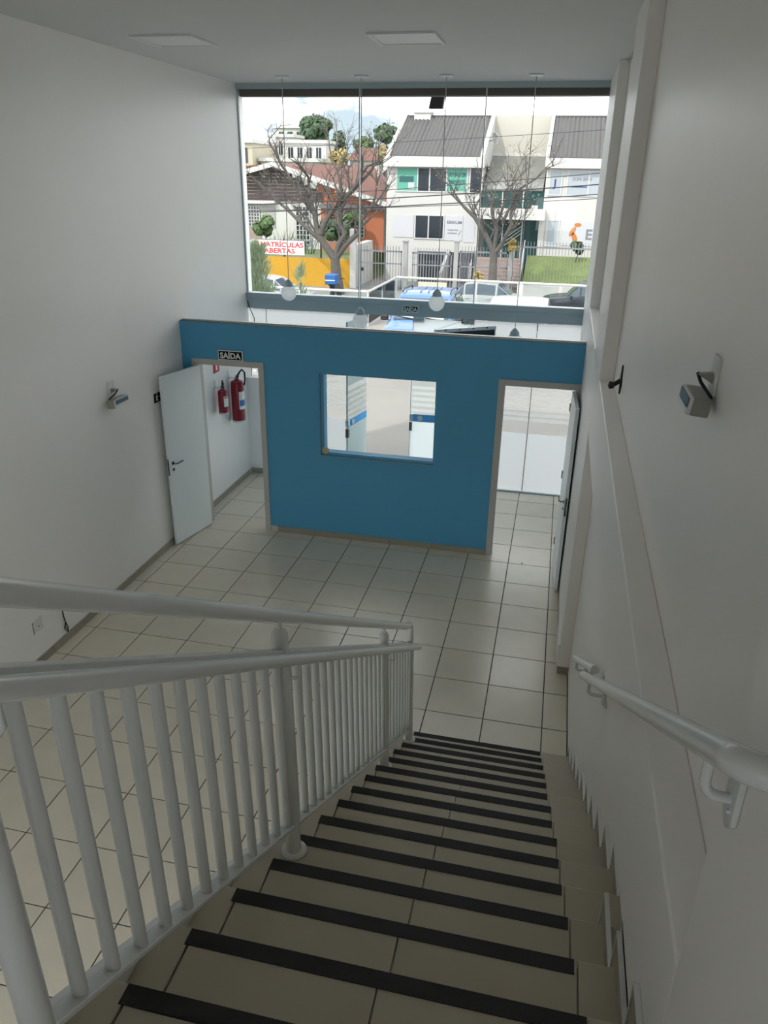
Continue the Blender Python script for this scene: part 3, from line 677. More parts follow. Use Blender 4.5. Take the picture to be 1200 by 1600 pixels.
# black coat hook on the stair wall
r = thing('wall_hook', (XR, -4.6, 6.12), 'small black knob hook on the wall above the white ledge', 'hook')
MB().prism([(-4.72, 6.12), (-4.60, 6.36), (-4.48, 6.12), (-4.60, 5.98)], 0, XR-0.02, XR-0.001).build('back_plate', BLACK, r, bevel=0.002)
MB().tube([(XR-0.015, -4.6, 6.16), (XR-0.09, -4.6, 6.10)], 0.03, 10).lathe([(0.012, XR-0.165), (0.045, XR-0.15), (0.05, XR-0.125), (0.035, XR-0.085)], (0, -4.6, 6.09), 0, 14).build('knob', BLACK, r, smooth=True)
# power outlet and loose cable on the tall wall
r = tag(MB().box(XL, XL+0.02, -4.44, -4.15, 0.66, 0.92).build('power_outlet', WHITEP, bevel=0.003), 'white power outlet low on the tall white wall', 'outlet')
MB().lathe([(0.045, XL+0.02), (0.045, XL+0.024)], (0, -4.29, 0.77), 0, 14).build('socket_ring', WHITEP, r)
MB().lathe([(0.016, XL+0.0245), (0.016, XL+0.026)], (0, -4.28, 0.765), 0, 10).build('socket_hole', BLACK, r)
MB().box(XL+0.02, XL+0.023, -4.44, -4.425, 0.67, 0.91).build('edge_shadow_gap', CHROME, r)
cbl = [(XL+0.01, -3.58, 0.95), (XL+0.02, -3.57, 0.80), (XL+0.014, -3.55, 0.55), (XL+0.02, -3.53, 0.40), (XL+0.03, -3.60, 0.28), (XL+0.055, -3.55, 0.19), (XL+0.03, -3.49, 0.25), (XL+0.02, -3.52, 0.38), (XL+0.025, -3.56, 0.30), (XL+0.055, -3.53, 0.20)]
r = tag(MB().tube(cbl, 0.011, 6).build('loose_cable', BLACK, smooth=True), 'thin dark cable looped against the tall white wall near the outlet', 'cable')
MB().box(XL+0.001, XL+0.03, -3.61, -3.54, 0.78, 0.93).build('cable_clip', EMG, r)
# thin cable down the corner of the shop window
tag(MB().tube([(XL+0.045, YW-0.16, 5.20), (XL+0.10, YW-0.16, 5.0), (XL+0.22, YW-0.14, 4.7), (XL+0.20, YW-0.14, 4.2), (XL+0.08, YW-0.14, 3.4), (XL+0.03, YW-0.12, 3.0)], 0.012, 6).build('corner_cable', WIRE, smooth=True), 'thin cable hanging in the window corner below the transom', 'cable')
# navy board on wires behind the partition
r = thing('hanging_board', (-1.72, 5.0, 4.1), 'dark navy hanging board with pale metal rail behind the partition', 'board')
bd = Vector((1.40, 1.0, 0.0)); R3 = Matrix.Rotation(math.atan2(bd.y, bd.x), 3, 'Z'); c = Vector((-1.705, 5.0, 0)); Lb = bd.length
MB().obox(c + Vector((0, 0, 4.53)), (Lb-0.03, 0.05, 0.86), R3).build('panel', NAVY, r)
rl = MB().obox(c + Vector((0, 0, 5.0)), (Lb+0.04, 0.09, 0.085), R3).build('top_rail', ALU2, r, bevel=0.003)
for s_ in (-1, 1): MB().obox(c + R3 @ Vector((s_*(Lb/2), 0, 0)) + Vector((0, 0, 4.53)), (0.035, 0.07, 0.90), R3).build('side_trim', WHITEP, r)
for k in (-0.6, -0.2, 0.2, 0.6): MB().obox(c + R3 @ Vector((k, -0.05, 0)) + Vector((0, 0, 5.02)), (0.05, 0.02, 0.04), R3).build('rail_clip', CHROME, r)
p1, p2 = c + R3 @ Vector((-Lb/2+0.03, 0, 5.04)), c + R3 @ Vector((0.1, 0, 5.04))
MB().tube([p1, (-1.80, YW-0.05, 5.0)], 0.006, 5).build('wire', ALU, r); MB().tube([p2, (-1.76, YW-0.05, 5.0)], 0.006, 5).build('wire', ALU, r)
# small dark crumbs seen on the floor
for (x, y, lab) in ((0.33, 2.05, 'tiny dark crumb on the bright floor tile in the doorway nearest the stairs'), (-7.1, -4.0, 'tiny dark crumb on the floor tile near the outlet')):
    tag(MB().lathe([(0.012, 0.001), (0.02, 0.010), (0.008, 0.02)], (x, y, 0), 2, 7).build('floor_crumb', BLACK), lab, 'crumb')

# ================================================================ STREET (metres)
GS = -1.2                                     # street level below the shop floor
def M1(): return MB(1.0)
tag(M1().box(-24, -5.4, 3.43, 16.1, -1.6, -0.02).box(-5.4, 14, 3.43, 20.1, -1.6, -0.02).build('forecourt_paving', CONC), 'pale concrete forecourt in front of the shop', 'paving', kind='structure')
tag(M1().box(-60, 40, 16.1, 30.4, -1.9, GS-0.12).build('street_asphalt', ASPH), 'grey asphalt street in front of the houses', 'street', kind='structure')
tag(M1().box(-60, 40, 30.4, 33.45, -1.9, GS).build('street_pavement', WALKP), 'cobbled pavement along the far side of the street', 'pavement', kind='structure')
tag(M1().box(-10.3, -2.6, 33.45, 60, -1.9, GS).build('driveway', CONC), 'concrete driveway behind the grey gates', 'driveway', kind='structure')
tag(M1().box(-40, -10.75, 33.72, 60, -1.9, 0.15).build('front_lawn', GRASS), 'green front garden behind the yellow wall', 'lawn', kind='structure')
tag(M1().box(-10.72, -10.35, 33.78, 37.4, GS, .95).build('boundary_wall', HWHITE), 'white boundary wall beside the driveway', 'wall', kind='structure')
tag(M1().box(-60, 60, 60, 160, -1.9, 2.0).build('far_ground', GRASS), 'ground rising beyond the houses', 'ground', kind='structure')

# ---- glass guard at the edge of the forecourt
r = thing('glass_guard', (-2.0, 18.0, -0.02), 'glass guard with white top rail around the forecourt', 'guard rail', sc=1)
gp = [(-13.0, 16.05), (-5.41, 16.05), (-5.36, 20.05), (6.0, 19.85)]
MB(1).tube([(x, y, 1.0) for x, y in gp], 0.04, 8).build('top_rail', WBAR, r)
for (a, b) in zip(gp, gp[1:]):
    n = 4 if abs(a[0]-b[0]) > 3 else 2
    for k in range(n):
        p = Vector((*a, 0)).lerp(Vector((*b, 0)), (k+0.02)/n); q = Vector((*a, 0)).lerp(Vector((*b, 0)), (k+0.98)/n); d = q-p
        M1().obox((p+q)/2 + Vector((0, 0, 0.49)), (d.length, 0.012, 0.92), Matrix.Rotation(math.atan2(d.y, d.x), 3, 'Z')).build('glass_pane', RGLASS, r)
for (x, y) in ((-13.0, 16.05), (-9.2, 16.05), (-5.41, 16.05), (-5.36, 20.05), (-1.03, 19.97), (2.6, 19.9), (6.0, 19.85)):
    w = 0.10 if x == -1.03 else 0.025
    M1().box(x-w, x+w, y-0.03, y+0.03, -0.02, 0.97).build('post', WBAR, r)
tag(M1().box(-4.55, -3.55, 19.93, 19.97, 0.40, 0.90).build('notice', TAG), 'cream notice tied to the glass guard', 'notice')

# ---- cars
def car(name, x, y, z, ang, L, W, H, paint, label, shade=False, suv=False, van=False):
    r = thing(name, (x, y, z), label, 'car', sc=1)
    R3 = Matrix.Rotation(ang, 3, 'Z'); o = Vector((x, y, z))
    def put_(mb, nm, ma, par, **k):
        mb.v = [R3 @ p + o for p in mb.v]; return mb.build(nm, ma, par, **k)
    t = [0, .02, .10, .24, .40, .52, .74, .90, .97, 1.0]
    zt = [.40, .48, .55, .60, .95, 1.0, .96, .64, .60, .46]
    if suv: t = [0, .02, .10, .25, .37, .52, .80, .93, .98, 1.0]; zt = [.42, .52, .58, .62, .95, 1.0, .97, .66, .6, .46]
    if van: t = [0, .02, .10, .20, .33, .52, .86, .95, .985, 1.0]; zt = [.42, .52, .58, .62, .95, 1.0, .98, .70, .62, .46]
    hw = [.72, .86, .95, 1, 1, 1, .99, .95, .90, .80]
    rows = []
    for i in range(10):
        X = L*(0.5-t[i]); w = W/2*hw[i]; T = H*zt[i]; cab = zt[i] > .8
        zs = H*.63 if cab else T-0.035*H; wt = w*.78 if cab else w*.90
        half = [(0, .16*H), (.86*w, .16*H), (w, .27*H), (w*1.0, zs*.75), (w*.97, zs), (wt, T-0.02*H), (wt*.55, T-0.003*H), (0, T)]
        rows.append([Vector((X, a, b)) for a, b in half] + [Vector((X, -a, b)) for a, b in reversed(half[1:-1])])
    n = len(rows[0]); mb = M1()
    fs = [(i*n+j, i*n+(j+1) % n, (i+1)*n+(j+1) % n, (i+1)*n+j) for i in range(9) for j in range(n)] + [tuple(range(n)), tuple(range(9*n, 10*n))]
    mb.add([p for ro in rows for p in ro], fs)
    body = put_(mb, 'body', paint, r, smooth=True)
    def pane(nm, i, j0, j1, par, i2=None, sh=.88, ma=CGLASS):
        i2 = i+1 if i2 is None else i2
        q = [rows[i][j0], rows[i][j1 % n], rows[i2][j1 % n], rows[i2][j0]]
        c = sum(q, Vector())/4; nn = (q[2]-q[0]).cross(q[3]-q[1]).normalized()
        if nn.dot(c - Vector((c.x*0.6, 0, H*.4))) < 0: nn = -nn
        q = [c + (p-c)*sh + nn*0.014 for p in q]
        mbp = M1().add(q + [p - nn*0.02 for p in q], [(0,1,2,3), (7,6,5,4), (0,1,5,4), (1,2,6,5), (2,3,7,6), (3,0,4,7)])
        return put_(mbp, nm, ma, par)
    for (a, b) in ((4, 5), (9, 10)):
        for i in (3, 4, 5, 6): pane('side_window', i, a, b, r)
    def across(nm, i, sh=.90):
        q = [rows[i][5], rows[i][9], rows[i+1][9], rows[i+1][5]]
        c = sum(q, Vector())/4; nn = (q[2]-q[0]).cross(q[3]-q[1]).normalized()
        if nn.z < 0: nn = -nn
        q = [c + (p-c)*sh + nn*0.035 for p in q]
        return put_(M1().add(q + [p - nn*0.05 for p in q], [(0,1,2,3), (7,6,5,4), (0,1,5,4), (1,2,6,5), (2,3,7,6), (3,0,4,7)]), nm, CGLASS, r), q, nn
    ws, q, nn = across('windscreen', 3); across('rear_window', 6)
    if shade:
        lo = [q[0].lerp(q[3], .05), q[1].lerp(q[2], .05), q[1].lerp(q[2], .50), q[0].lerp(q[3], .50)]
        c = sum(lo, Vector())/4; lo = [c + Vector(((p-c).x, (p-c).y*.85, (p-c).z)) + nn*0.008 for p in lo]
        put_(M1().add(lo + [p - nn*0.004 for p in lo], [(0,1,2,3), (7,6,5,4), (0,1,5,4), (1,2,6,5), (2,3,7,6), (3,0,4,7)]), 'sun_shade', SHADE, r)
        for s in (0.15, 0.6):
            p = q[0].lerp(q[1], s); p2 = q[0].lerp(q[1], s+.32) + (q[3]-q[0])*.10
            put_(M1().tube([p+nn*.02, p2+nn*.025], .012, 5), 'wiper', BLACK, r)
    rw = H*.215
    for sx in (L*.5-L*.19, -L*.5+L*.19):
        for s in (1, -1):
            yw = s*(W/2-.10)
            wv = M1().lathe([(rw*.62, yw-.11), (rw*.95, yw-.10), (rw, yw-.06), (rw, yw+.06), (rw*.95, yw+.10), (rw*.62, yw+.11)], (sx, 0, rw), 1, 20)
            wh_ = put_(wv, 'wheel', TYRE, r, smooth=True)
            put_(M1().lathe([(rw*.6, yw+s*.10), (rw*.56, yw+s*.118), (rw*.2, yw+s*.112), (.02, yw+s*.12)], (sx, 0, rw), 1, 14), 'rim', RIM, wh_, smooth=True)
    for s in (1, -1):
        put_(M1().obox(Vector((L*.47, s*W*.33, H*.45)), (.16, .36, .13), Matrix.Rotation(-s*.35, 3, 'Z')), 'headlamp', LAMPC, r, bevel=.03)
        put_(M1().obox(Vector((-L*.485, s*W*.36, H*.50)), (.10, .26, .18), Matrix.Rotation(s*.3, 3, 'Z')), 'tail_lamp', REDT, r, bevel=.02)
        put_(M1().obox(Vector((L*.215, s*(W/2+.10), H*.63)), (.10, .20, .14), Matrix.Identity(3)), 'mirror', BLACK if shade else paint, r, bevel=.03)
        for k in (.06, -.16): put_(M1().box(L*k-.09, L*k+.09, s*(W/2)-.006, s*(W/2)+.012, H*.53, H*.55), 'door_handle', paint, r)
        if suv: put_(M1().tube([(L*.06, s*W*.36, H*.99), (0, s*W*.36, H*1.03), (-L*.22, s*W*.36, H*1.01), (-L*.27, s*W*.36, H*.965)], .02, 6), 'roof_rail', BLACK, r)
    put_(M1().box(L*.487, L*.50, -.35, .35, H*.30, H*.40), 'grille', BLACK, r)
    put_(M1().box(L*.497, L*.506, -.2, .2, H*.22, H*.29), 'number_plate', PAPER, r)
    if suv:
        for k in (-.10, .02, .14): put_(M1().box(-L*.02-.35-L*.10, -L*.02+.35-L*.02, k*W-.01, k*W+.01, H*.985, H*1.008), 'roof_rib', paint, r)
    return r
PI = math.pi
car('car', -3.02, 12.8, -0.02, -PI/2, 4.1, 1.70, 1.56, CBLUE, 'blue parked car with silver sun shade behind its windscreen', shade=True, suv=True)
car('car', -0.62, 12.2, -0.02, PI/2, 4.2, 1.68, 1.62, CWHITE, 'white car parked nearest the shop, mostly roof showing', van=True)
car('car', -3.33, 27.7, GS-0.12, PI, 4.05, 1.72, 1.46, CWHITE, 'white hatchback parked on the street behind the glass guard')
car('car', 1.75, 27.8, GS-0.12, PI, 4.4, 1.80, 1.66, CDARK, 'dark graphite car parked on the street beside the lawn', suv=True)
car('car', -12.5, 26.6, GS-0.12, 0, 3.8, 1.65, 1.40, CWHITE, 'white car parked by the yellow wall, half hidden by cypress')

# ---- motorcycle with blue delivery box
r = thing('motorcycle', (-10.25, 29.3, GS-0.12), 'motorcycle with a blue delivery box parked under the bare tree', 'motorcycle', sc=1)
for yy in (28.75, 29.95):
    w_ = M1().lathe([(.22, -.06), (.29, -.05), (.30, 0), (.29, .05), (.22, .06)], (-10.25, yy, GS+.18), 0, 16)
    w_.build('wheel', TYRE, r, smooth=True)
    M1().lathe([(.20, -.02), (.20, .02)], (-10.25, yy, GS+.18), 0, 12).build('rim', RIM, r)
M1().tube([(-10.25, 29.95, GS+.18), (-10.25, 29.75, GS+.72), (-10.25, 29.70, GS+.90)], .035, 8).build('fork', CHROME, r)
M1().tube([(-10.60, 29.68, GS+.92), (-10.25, 29.72, GS+.90), (-9.90, 29.68, GS+.92)], .02, 6).build('handlebar', BLACK, r)
M1().prism([(29.0, GS+.35), (29.7, GS+.35), (29.75, GS+.62), (29.55, GS+.72), (28.7, GS+.68), (28.75, GS+.55)], 0, -10.38, -10.12).build('frame', CDARK, r, bevel=.03)
M1().box(-10.40, -10.10, 28.6, 29.3, GS+.68, GS+.76).build('seat', BLACK, r, bevel=.03)
bb = M1().box(-10.52, -9.98, 28.42, 28.98, GS+.76, GS+1.22).build('delivery_box', BBIN, r, bevel=.04)
M1().box(-10.48, -10.02, 28.405, 28.425, GS+.94, GS+.97).build('box_strap', PAPER, bb)

# ---- yellow garden wall, railing, banner, pillar
r = tag(M1().box(-24, -10.64, 33.45, 33.70, GS, 0.24).build('garden_wall', YEL), 'rough bright yellow garden wall', 'wall', kind='structure')
r = thing('garden_fence', (-13.2, 33.57, 0.24), 'green railing on top of the yellow garden wall', 'fence', sc=1)
M1().box(-24, -10.66, 33.55, 33.59, 1.06, 1.11).build('top_bar', BAR, r); M1().box(-24, -10.66, 33.55, 33.59, 0.25, 0.28).build('bottom_bar', BAR, r)
b0 = None
for k in range(54):
    x = -10.8 - k*0.16
    if b0 is None: b0 = M1().box(x-.013, x+.013, 33.56, 33.585, .28, 1.06).build('bar', BAR, r); bo = POS[b0.name] - Vector((x, 0, 0))
    else: like(b0, 'bar', bo + Vector((x, 0, 0)), r)
for x in (-12.25, -14.3, -16.4): M1().box(x-.04, x+.04, 33.54, 33.60, .245, 1.15).build('post', CDARK, r)
r = thing('banner', (-14.65, 33.5, 0.38), 'white enrolment banner with red capitals on the garden railing', 'banner', sc=1)
M1().box(-16.15, -13.16, 33.50, 33.53, .36, 1.06).build('sheet', PAPER, r)
text('lettering', 'MATRÍCULAS', .34, (-14.42, 33.495, .84), FACE, REDT, r, .006, width=2.4)
text('lettering', 'ABERTAS', .34, (-14.55, 33.495, .53), FACE, REDT, r, .006, width=1.75)
M1().lathe([(.20, 33.490), (.20, 33.499)], (-15.90, 0, .86), 1, 16).build('emblem', ORANGEL, r)
M1().lathe([(.07, 33.484), (.07, 33.489)], (-15.97, 0, .90), 1, 10).lathe([(.07, 33.484), (.07, 33.489)], (-15.83, 0, .90), 1, 10).lathe([(.06, 33.484), (.06, 33.489)], (-15.90, 0, .76), 1, 10).build('emblem_mark', DBROWN, r)
tag(M1().box(-10.62, -10.30, 33.35, 33.75, GS, 1.75).build('gate_pillar', HWHITE), 'white pillar between the yellow wall and the grey gate', 'pillar')

# ---- grey gates and railings in front of the office building
def gate(x0, x1, zt, label, name='gate', step=.155, frame=True, zb=GS+.06, y=33.5):
    r = thing(name, ((x0+x1)/2, y, zb), label, 'gate' if name == 'gate' else 'fence', sc=1)
    f = M1().box(x0, x1, y-.02, y+.02, zt-.30, zt-.22).box(x0, x1, y-.02, y+.02, zb, zb+.07)
    if frame: f.box(x0, x0+.06, y-.02, y+.02, zb, zt-.22).box(x1-.06, x1, y-.02, y+.02, zb, zt-.22).box(x0, x1, y-.02, y+.02, zb+1.22, zb+1.28)
    f.build('frame', BAR, r); b = None; x = x0+.12
    while x < x1-.08:
        if b is None: b = M1().box(x-.014, x+.014, y-.012, y+.012, zb+.07, zt).build('bar', BAR, r); o = POS[b.name]-Vector((x, 0, 0))
        else: like(b, 'bar', o+Vector((x, 0, 0)), r)
        x += step
    return r
g1 = gate(-10.15, -7.86, .98, 'grey barred driveway gate next to the white pillar')
M1().box(-10.02, -9.90, 33.44, 33.48, -.30, -.12).build('gate_lock', BLACK, g1)
gate(-7.30, -5.25, .95, 'grey barred driveway gate between two pale posts')
gate(-4.85, -2.40, 1.10, 'grey barred railing behind the second bare tree', name='railing')
gate(-2.05, 4.6, 1.42, 'grey barred railing in front of the lawn', name='railing', frame=False, zb=-.75)
for (x, zt, w, lab) in ((-7.67, 1.22, .12, 'pale post between the two driveway gates'), (-5.03, 1.30, .11, 'pale post at the end of the driveway gates'), (-2.22, 1.42, .13, 'pale post at the foot of the white garden stairs')):
    tag(M1().box(x-w, x+w, 33.38, 33.62, GS, zt).box(x-w-.03, x+w+.03, 33.35, 33.65, zt, zt+.05).build('gate_post', HGREY), lab, 'post')
# lawn bank with kerb, garden stairs and stone steps behind the railing
tag(M1().prism([(33.7, -1.3), (33.7, -.62), (36.6, .45), (37.5, .45), (37.5, -1.3)], 0, -1.6, 8).build('lawn_bank', GRASS), 'sloping green lawn below the white office block', 'lawn', kind='structure')
tag(M1().box(-1.75, 8, 33.42, 33.7, GS, -.66).build('lawn_kerb', HWHITE), 'low white kerb under the lawn railing', 'kerb', kind='structure')
r = thing('garden_steps', (-3.3, 35.3, GS), 'pinkish stone steps leading up to the glazed entrance', 'steps', sc=1)
for k in range(9):
    M1().box(-4.3, -1.84, 34.0+k*.32, 37.4, GS+k*.165, GS+(k+1)*.165).build('step', BRICK, r, bevel=.01)
def hand(x, yA, zA, yB_, zB_, label):
    r = thing('step_railing', (x, yA, zA), label, 'railing', sc=1)
    for h in (.95, .70, .45, .2): M1().tube([(x, yA, zA+h), (x, yB_, zB_+h)], .025, 6).build('rail', WBAR, r)
    for k in range(4):
        t = k/3.0; y = yA+(yB_-yA)*t; z = zA+(zB_-zA)*t; M1().tube([(x, y, z), (x, y, z+.95)], .028, 6).build('post', WBAR, r)
hand(-1.78, 33.9, GS+.1, 36.8, .30, 'white sloping railing between the stone steps and the lawn')
hand(-4.42, 34.2, GS+.2, 35.2, -.65, 'short white railing at the dark garage entrance')

# ---- white office building opposite
YBF = 37.5
r = thing('office_building', (-3.5, YBF, GS), 'white two storey office building with grey tiled roofs', 'building', sc=1)
M1().box(-9.6, -4.45, YBF, 46, GS, 5.28).build('wall', HWHITE, r)
M1().box(-1.0, 6, YBF, 46, GS, 5.28).build('wall', HWHITE, r)
M1().box(-4.45, -1.0, 42.0, 46, GS, 7.62).build('recess_wall', HCREAM, r)
M1().box(-4.45, -1.0, 41.9, 42.0, 5.50, 5.66).build('ledge', HWHITE, r)
M1().box(-9.75, -4.27, YBF-.35, YBF+.2, 4.78, 5.30).build('fascia', HWHITE, r, bevel=.02)
M1().box(-1.05, 6, YBF-.35, YBF+.2, 4.82, 5.30).build('fascia', HWHITE, r, bevel=.02)
def roof(x0, x1, label=None):
    mb = M1(); n = int((x1-x0)/.06); vs = []
    for k in range(n+1):
        x = x0+(x1-x0)*k/n; dz = .075*abs(math.sin(math.pi*(x-x0)/.23))
        vs += [(x, YBF-.3, 5.28+dz), (x, 42.0, 7.50+dz), (x, 42.0, 7.40), (x, YBF-.3, 5.18)]
    mb.add(vs, [(4*k, 4*k+1, 4*k+5, 4*k+4) for k in range(n)] + [(4*k+3, 4*k+7, 4*k+6, 4*k+2) for k in range(n)] + [(4*k, 4*k+4, 4*k+7, 4*k+3) for k in range(n)] + [(4*k+1, 4*k+2, 4*k+6, 4*k+5) for k in range(n)] + [(0, 3, 2, 1), (4*n, 4*n+1, 4*n+2, 4*n+3)])
    mb.build('tiled_roof', ROOFG, r)
    M1().tube([(x0, 42.0, 7.53), (x1, 42.0, 7.53)], .09, 6).build('roof_ridge', ROOFG, r)
roof(-9.42, -4.50); roof(-.92, 6)
for (xa, xb) in ((-9.62, -9.42), (-4.50, -4.28), (-1.10, -.92)):       # white gable parapets along the roof edges
    M1().prism([(YBF-.3, 4.9), (YBF-.3, 5.40), (42.05, 7.66), (46, 7.66), (46, 4.9)], 0, xa, xb).build('parapet', HWHITE, r)
M1().box(-8.95, -8.00, 41.6, 42.6, 6.9, 7.78).box(-9.02, -7.93, 41.53, 42.67, 7.70, 7.82).build('chimney', HWHITE, r)
# glazing between the two wings
M1().prism([(YBF, 3.70), (YBF, 3.78), (42.0, 5.54), (42.0, 5.46)], 0, -4.27, -1.1).build('glass_roof', GREYG, r)
M1().box(-4.27, -1.0, YBF+.05, YBF+.12, 2.85, 3.72).build('upper_glazing', GREENG, r)
for x in (-3.2, -2.1): M1().box(x-.03, x+.03, YBF+.01, YBF+.13, 2.85, 3.72).build('glazing_bar', ALU2, r)
cn = M1().box(-4.45, -.85, YBF-.9, YBF+.05, 2.28, 2.82).build('entrance_canopy', HWHITE, r, bevel=.02)
text('house_number', '1128', .26, (-2.6, YBF-.906, 2.52), FACE, GREYT, cn, .01)
M1().box(-4.1, -1.05, YBF+.25, YBF+.32, GS, 2.28).build('entrance_glazing', GREENG, r)
for x in (-3.1, -2.05): M1().box(x-.025, x+.025, YBF+.20, YBF+.33, GS, 2.28).build('glazing_bar', ALU2, r)
for dz in (0, .18, .36): M1().tube([(-3.15, YBF+.20, .75+dz), (-2.0, YBF+.20, 1.62+dz)], .025, 6).build('inner_stair_rail', ALU2, r)
M1().box(-1.15, -.86, YBF-.06, YBF+.3, GS, 2.28).build('pilaster', HWHITE, r)
M1().box(-1.62, -1.28, YBF-.5, YBF-.2, 2.82, 3.0).build('canopy_box', HWHITE, r)
def window(x0, x1, z0, z1, panes, mats, bars=True):
    f = M1(); y = YBF
    f.box(x0-.05, x1+.05, y-.05, y+.02, z0-.06, z0).box(x0-.05, x1+.05, y-.05, y+.02, z1, z1+.06)
    xs = [x0]+[x0+(x1-x0)*p for p in panes]+[x1]
    for x in xs: f.box(x-.035, x+.035, y-.05, y+.02, z0, z1)
    w = f.build('window', WBAR, r)
    for k in range(len(xs)-1):
        M1().box(xs[k]+.03, xs[k+1]-.03, y-.03, y-.005, z0, z1).build('pane', mats[k], w)
    return w
u1 = window(-9.05, -5.15, 3.60, 4.73, (.30, .47, .71), (GREENP, DARKW, DARKW, GREENP))
text('lettering', '3018-2128', .30, (-5.72, YBF-.035, 4.42), FACE, GREEND, u1, .006, width=.92)
text('lettering', '99809-8220', .30, (-5.72, YBF-.035, 4.06), FACE, GREEND, u1, .006, width=.92)
M1().lathe([(.07, YBF-.04), (.07, YBF-.032)], (-5.72, 0, 3.76), 1, 12).build('small_mark', GREEND, u1)
M1().box(-8.9, -8.1, YBF-.038, YBF-.032, 4.02, 4.32).build('printed_block', GREEND, u1); M1().box(-8.4, -8.05, YBF-.042, YBF-.039, 3.68, 4.02).build('printed_tab', PANELW, u1)
window(-5.02, -4.36, 3.58, 4.78, (), (DARKW,))
window(-7.95, -6.33, 1.17, 2.33, (.47,), (DARKW, DARKW))
M1().box(-9.15, -8.02, YBF-.03, YBF, 1.17, 2.35).build('wall_panel', PANELW, r)
sp = M1().box(-6.27, -5.28, YBF-.03, YBF, 1.08, 2.35).build('sign_panel', PANELW, r)
text('lettering', 'EBRIUM', .22, (-5.74, YBF-.034, 2.02), FACE, GREYT, sp, .006, width=.82)
text('lettering', 'CONSULTORIA', .10, (-5.80, YBF-.034, 1.62), FACE, GREYT, sp, .006, width=.6)
text('lettering', 'INTEGRADA', .10, (-5.82, YBF-.034, 1.46), FACE, GREYT, sp, .006, width=.55)
M1().prism([(-5.52, 1.36), (-5.36, 1.62), (-5.33, 1.60), (-5.49, 1.34)], 1, YBF-.036, YBF-.031).build('sign_flourish', GREYT, sp)
M1().box(-5.22, -4.6, YBF-.02, YBF, 1.0, 2.3).build('wall_panel', PANELW, r)
u2 = window(-.80, -.17, 3.56, 4.69, (), (PANEW,))
text('lettering', 'J', .5, (-.50, YBF-.036, 4.1), FACE, NAVYT, u2, .006)
u3 = window(.12, 3.2, 3.55, 4.68, (.36, .7), (PANEW, PANEW, PANEW))
text('lettering', '3154 2048', .20, (.86, YBF-.036, 4.32), FACE, GREYT, u3, .006, width=.98)
M1().box(.35, 1.15, YBF-.038, YBF-.033, 3.92, 3.98).build('fine_print_line', NAVYT, u3)
window(-.72, -.08, 1.0, 2.25, (), (PANEW,))
u4 = M1().box(.12, 1.80, YBF-.03, YBF, 1.02, 2.28).build('sign_panel', PANELW, r)
def petal(cx, cz, a, b, ang, nm='logo_petal'):
    pts = [(cx + a*math.cos(t)*math.cos(ang) - b*math.sin(t)*math.sin(ang), cz + a*math.cos(t)*math.sin(ang) + b*math.sin(t)*math.cos(ang)) for t in [2*PI*k/18 for k in range(18)]]
    M1().prism(pts, 1, YBF-.042, YBF-.031).build(nm, ORANGEL, u4)
petal(.90, 2.08, .19, .10, 0.0); petal(.66, 1.74, .27, .12, 1.05); petal(.80, 1.42, .28, .13, 1.95)
text('lettering', 'E', .72, (1.52, YBF-.036, 1.58), FACE, GREYT, u4, .008)
M1().box(1.84, 2.6, YBF-.03, YBF, 1.0, 2.16).build('dark_window', DARKW, r)
# garage openings under the left wing and inner ramp wall
M1().box(-7.75, -4.5, YBF-.06, YBF+.01, GS, .46).build('garage_opening', DARKW, r)
for k in range(20): M1().box(-7.70+k*.16, -7.66+k*.16, YBF-.10, YBF-.06, GS, .44).build('garage_bar', BAR, r)
M1().prism([(34.6, GS), (34.6, -.35), (YBF-.1, .62), (YBF-.1, GS)], 0, -6.05, -5.9).build('ramp_wall', HGREY, r)
# satellite dish on the parapet
r2 = thing('satellite_dish', (-4.0, 39.3, 6.2), 'small grey satellite dish on the white roof parapet', 'satellite dish', sc=1)
dsh = M1().lathe([(0.0, 0.10), (.14, .08), (.25, .03), (.30, -.03), (.29, -.04), (.12, .05), (0.0, .07)], (0, 0, 0), 0, 16)
Rd = Matrix.Rotation(-.5, 3, 'Y') @ Matrix.Rotation(.6, 3, 'Z'); dsh.v = [Rd @ p + Vector((-3.92, 39.2, 6.32)) for p in dsh.v]; dsh.build('dish', HGREY, r2, smooth=True)
M1().tube([(-4.35, 39.4, 6.15), (-4.1, 39.3, 6.2), (-3.95, 39.2, 6.30)], .03, 6).build('arm', BAR, r2)

# ---- low house with dark gable and orange wall
YO = 40.0
r = thing('gabled_house', (-15, YO, .1), 'low house with dark boarded gable, white fascia and red roof', 'house', sc=1)
M1().box(-24, -10.3, YO, 50, .1, 2.9).build('wall', HWHITE, r)
M1().box(-14.2, -10.3, YO-.03, YO, .1, 3.0).build('orange_wall', ORANGE, r)
gb = M1()
for k in range(9):
    z0 = 2.82+k*.19; hw0 = (4.62-z0)
    xa, xb = -16.9-min(6.0, hw0*6.3)-0.0, -16.9+min(2.9, hw0*2.0)
    M1().box(max(xa, -24), xb, YO-.06-.01*(k % 2), YO-.005, z0, z0+.175).build('gable_board', DBROWN, r)
M1().prism([(-14.4, 2.95), (-14.4, 3.95), (-10.3, 2.72), (-10.3, 2.6)], 1, YO-.05, YO-.02).build('orange_gable', ORANGE, r)
for (x0, z0, x1, z1) in ((-24, 4.02, -19.1, 4.30), (-19.1, 4.30, -16.9, 4.86), (-16.9, 4.86, -9.9, 2.78)):
    M1().prism([(x0, z0-.15), (x1, z1-.15), (x1, z1+.12), (x0, z0+.12)], 1, YO-.75, YO-.6).build('fascia_board', HWHITE, r)
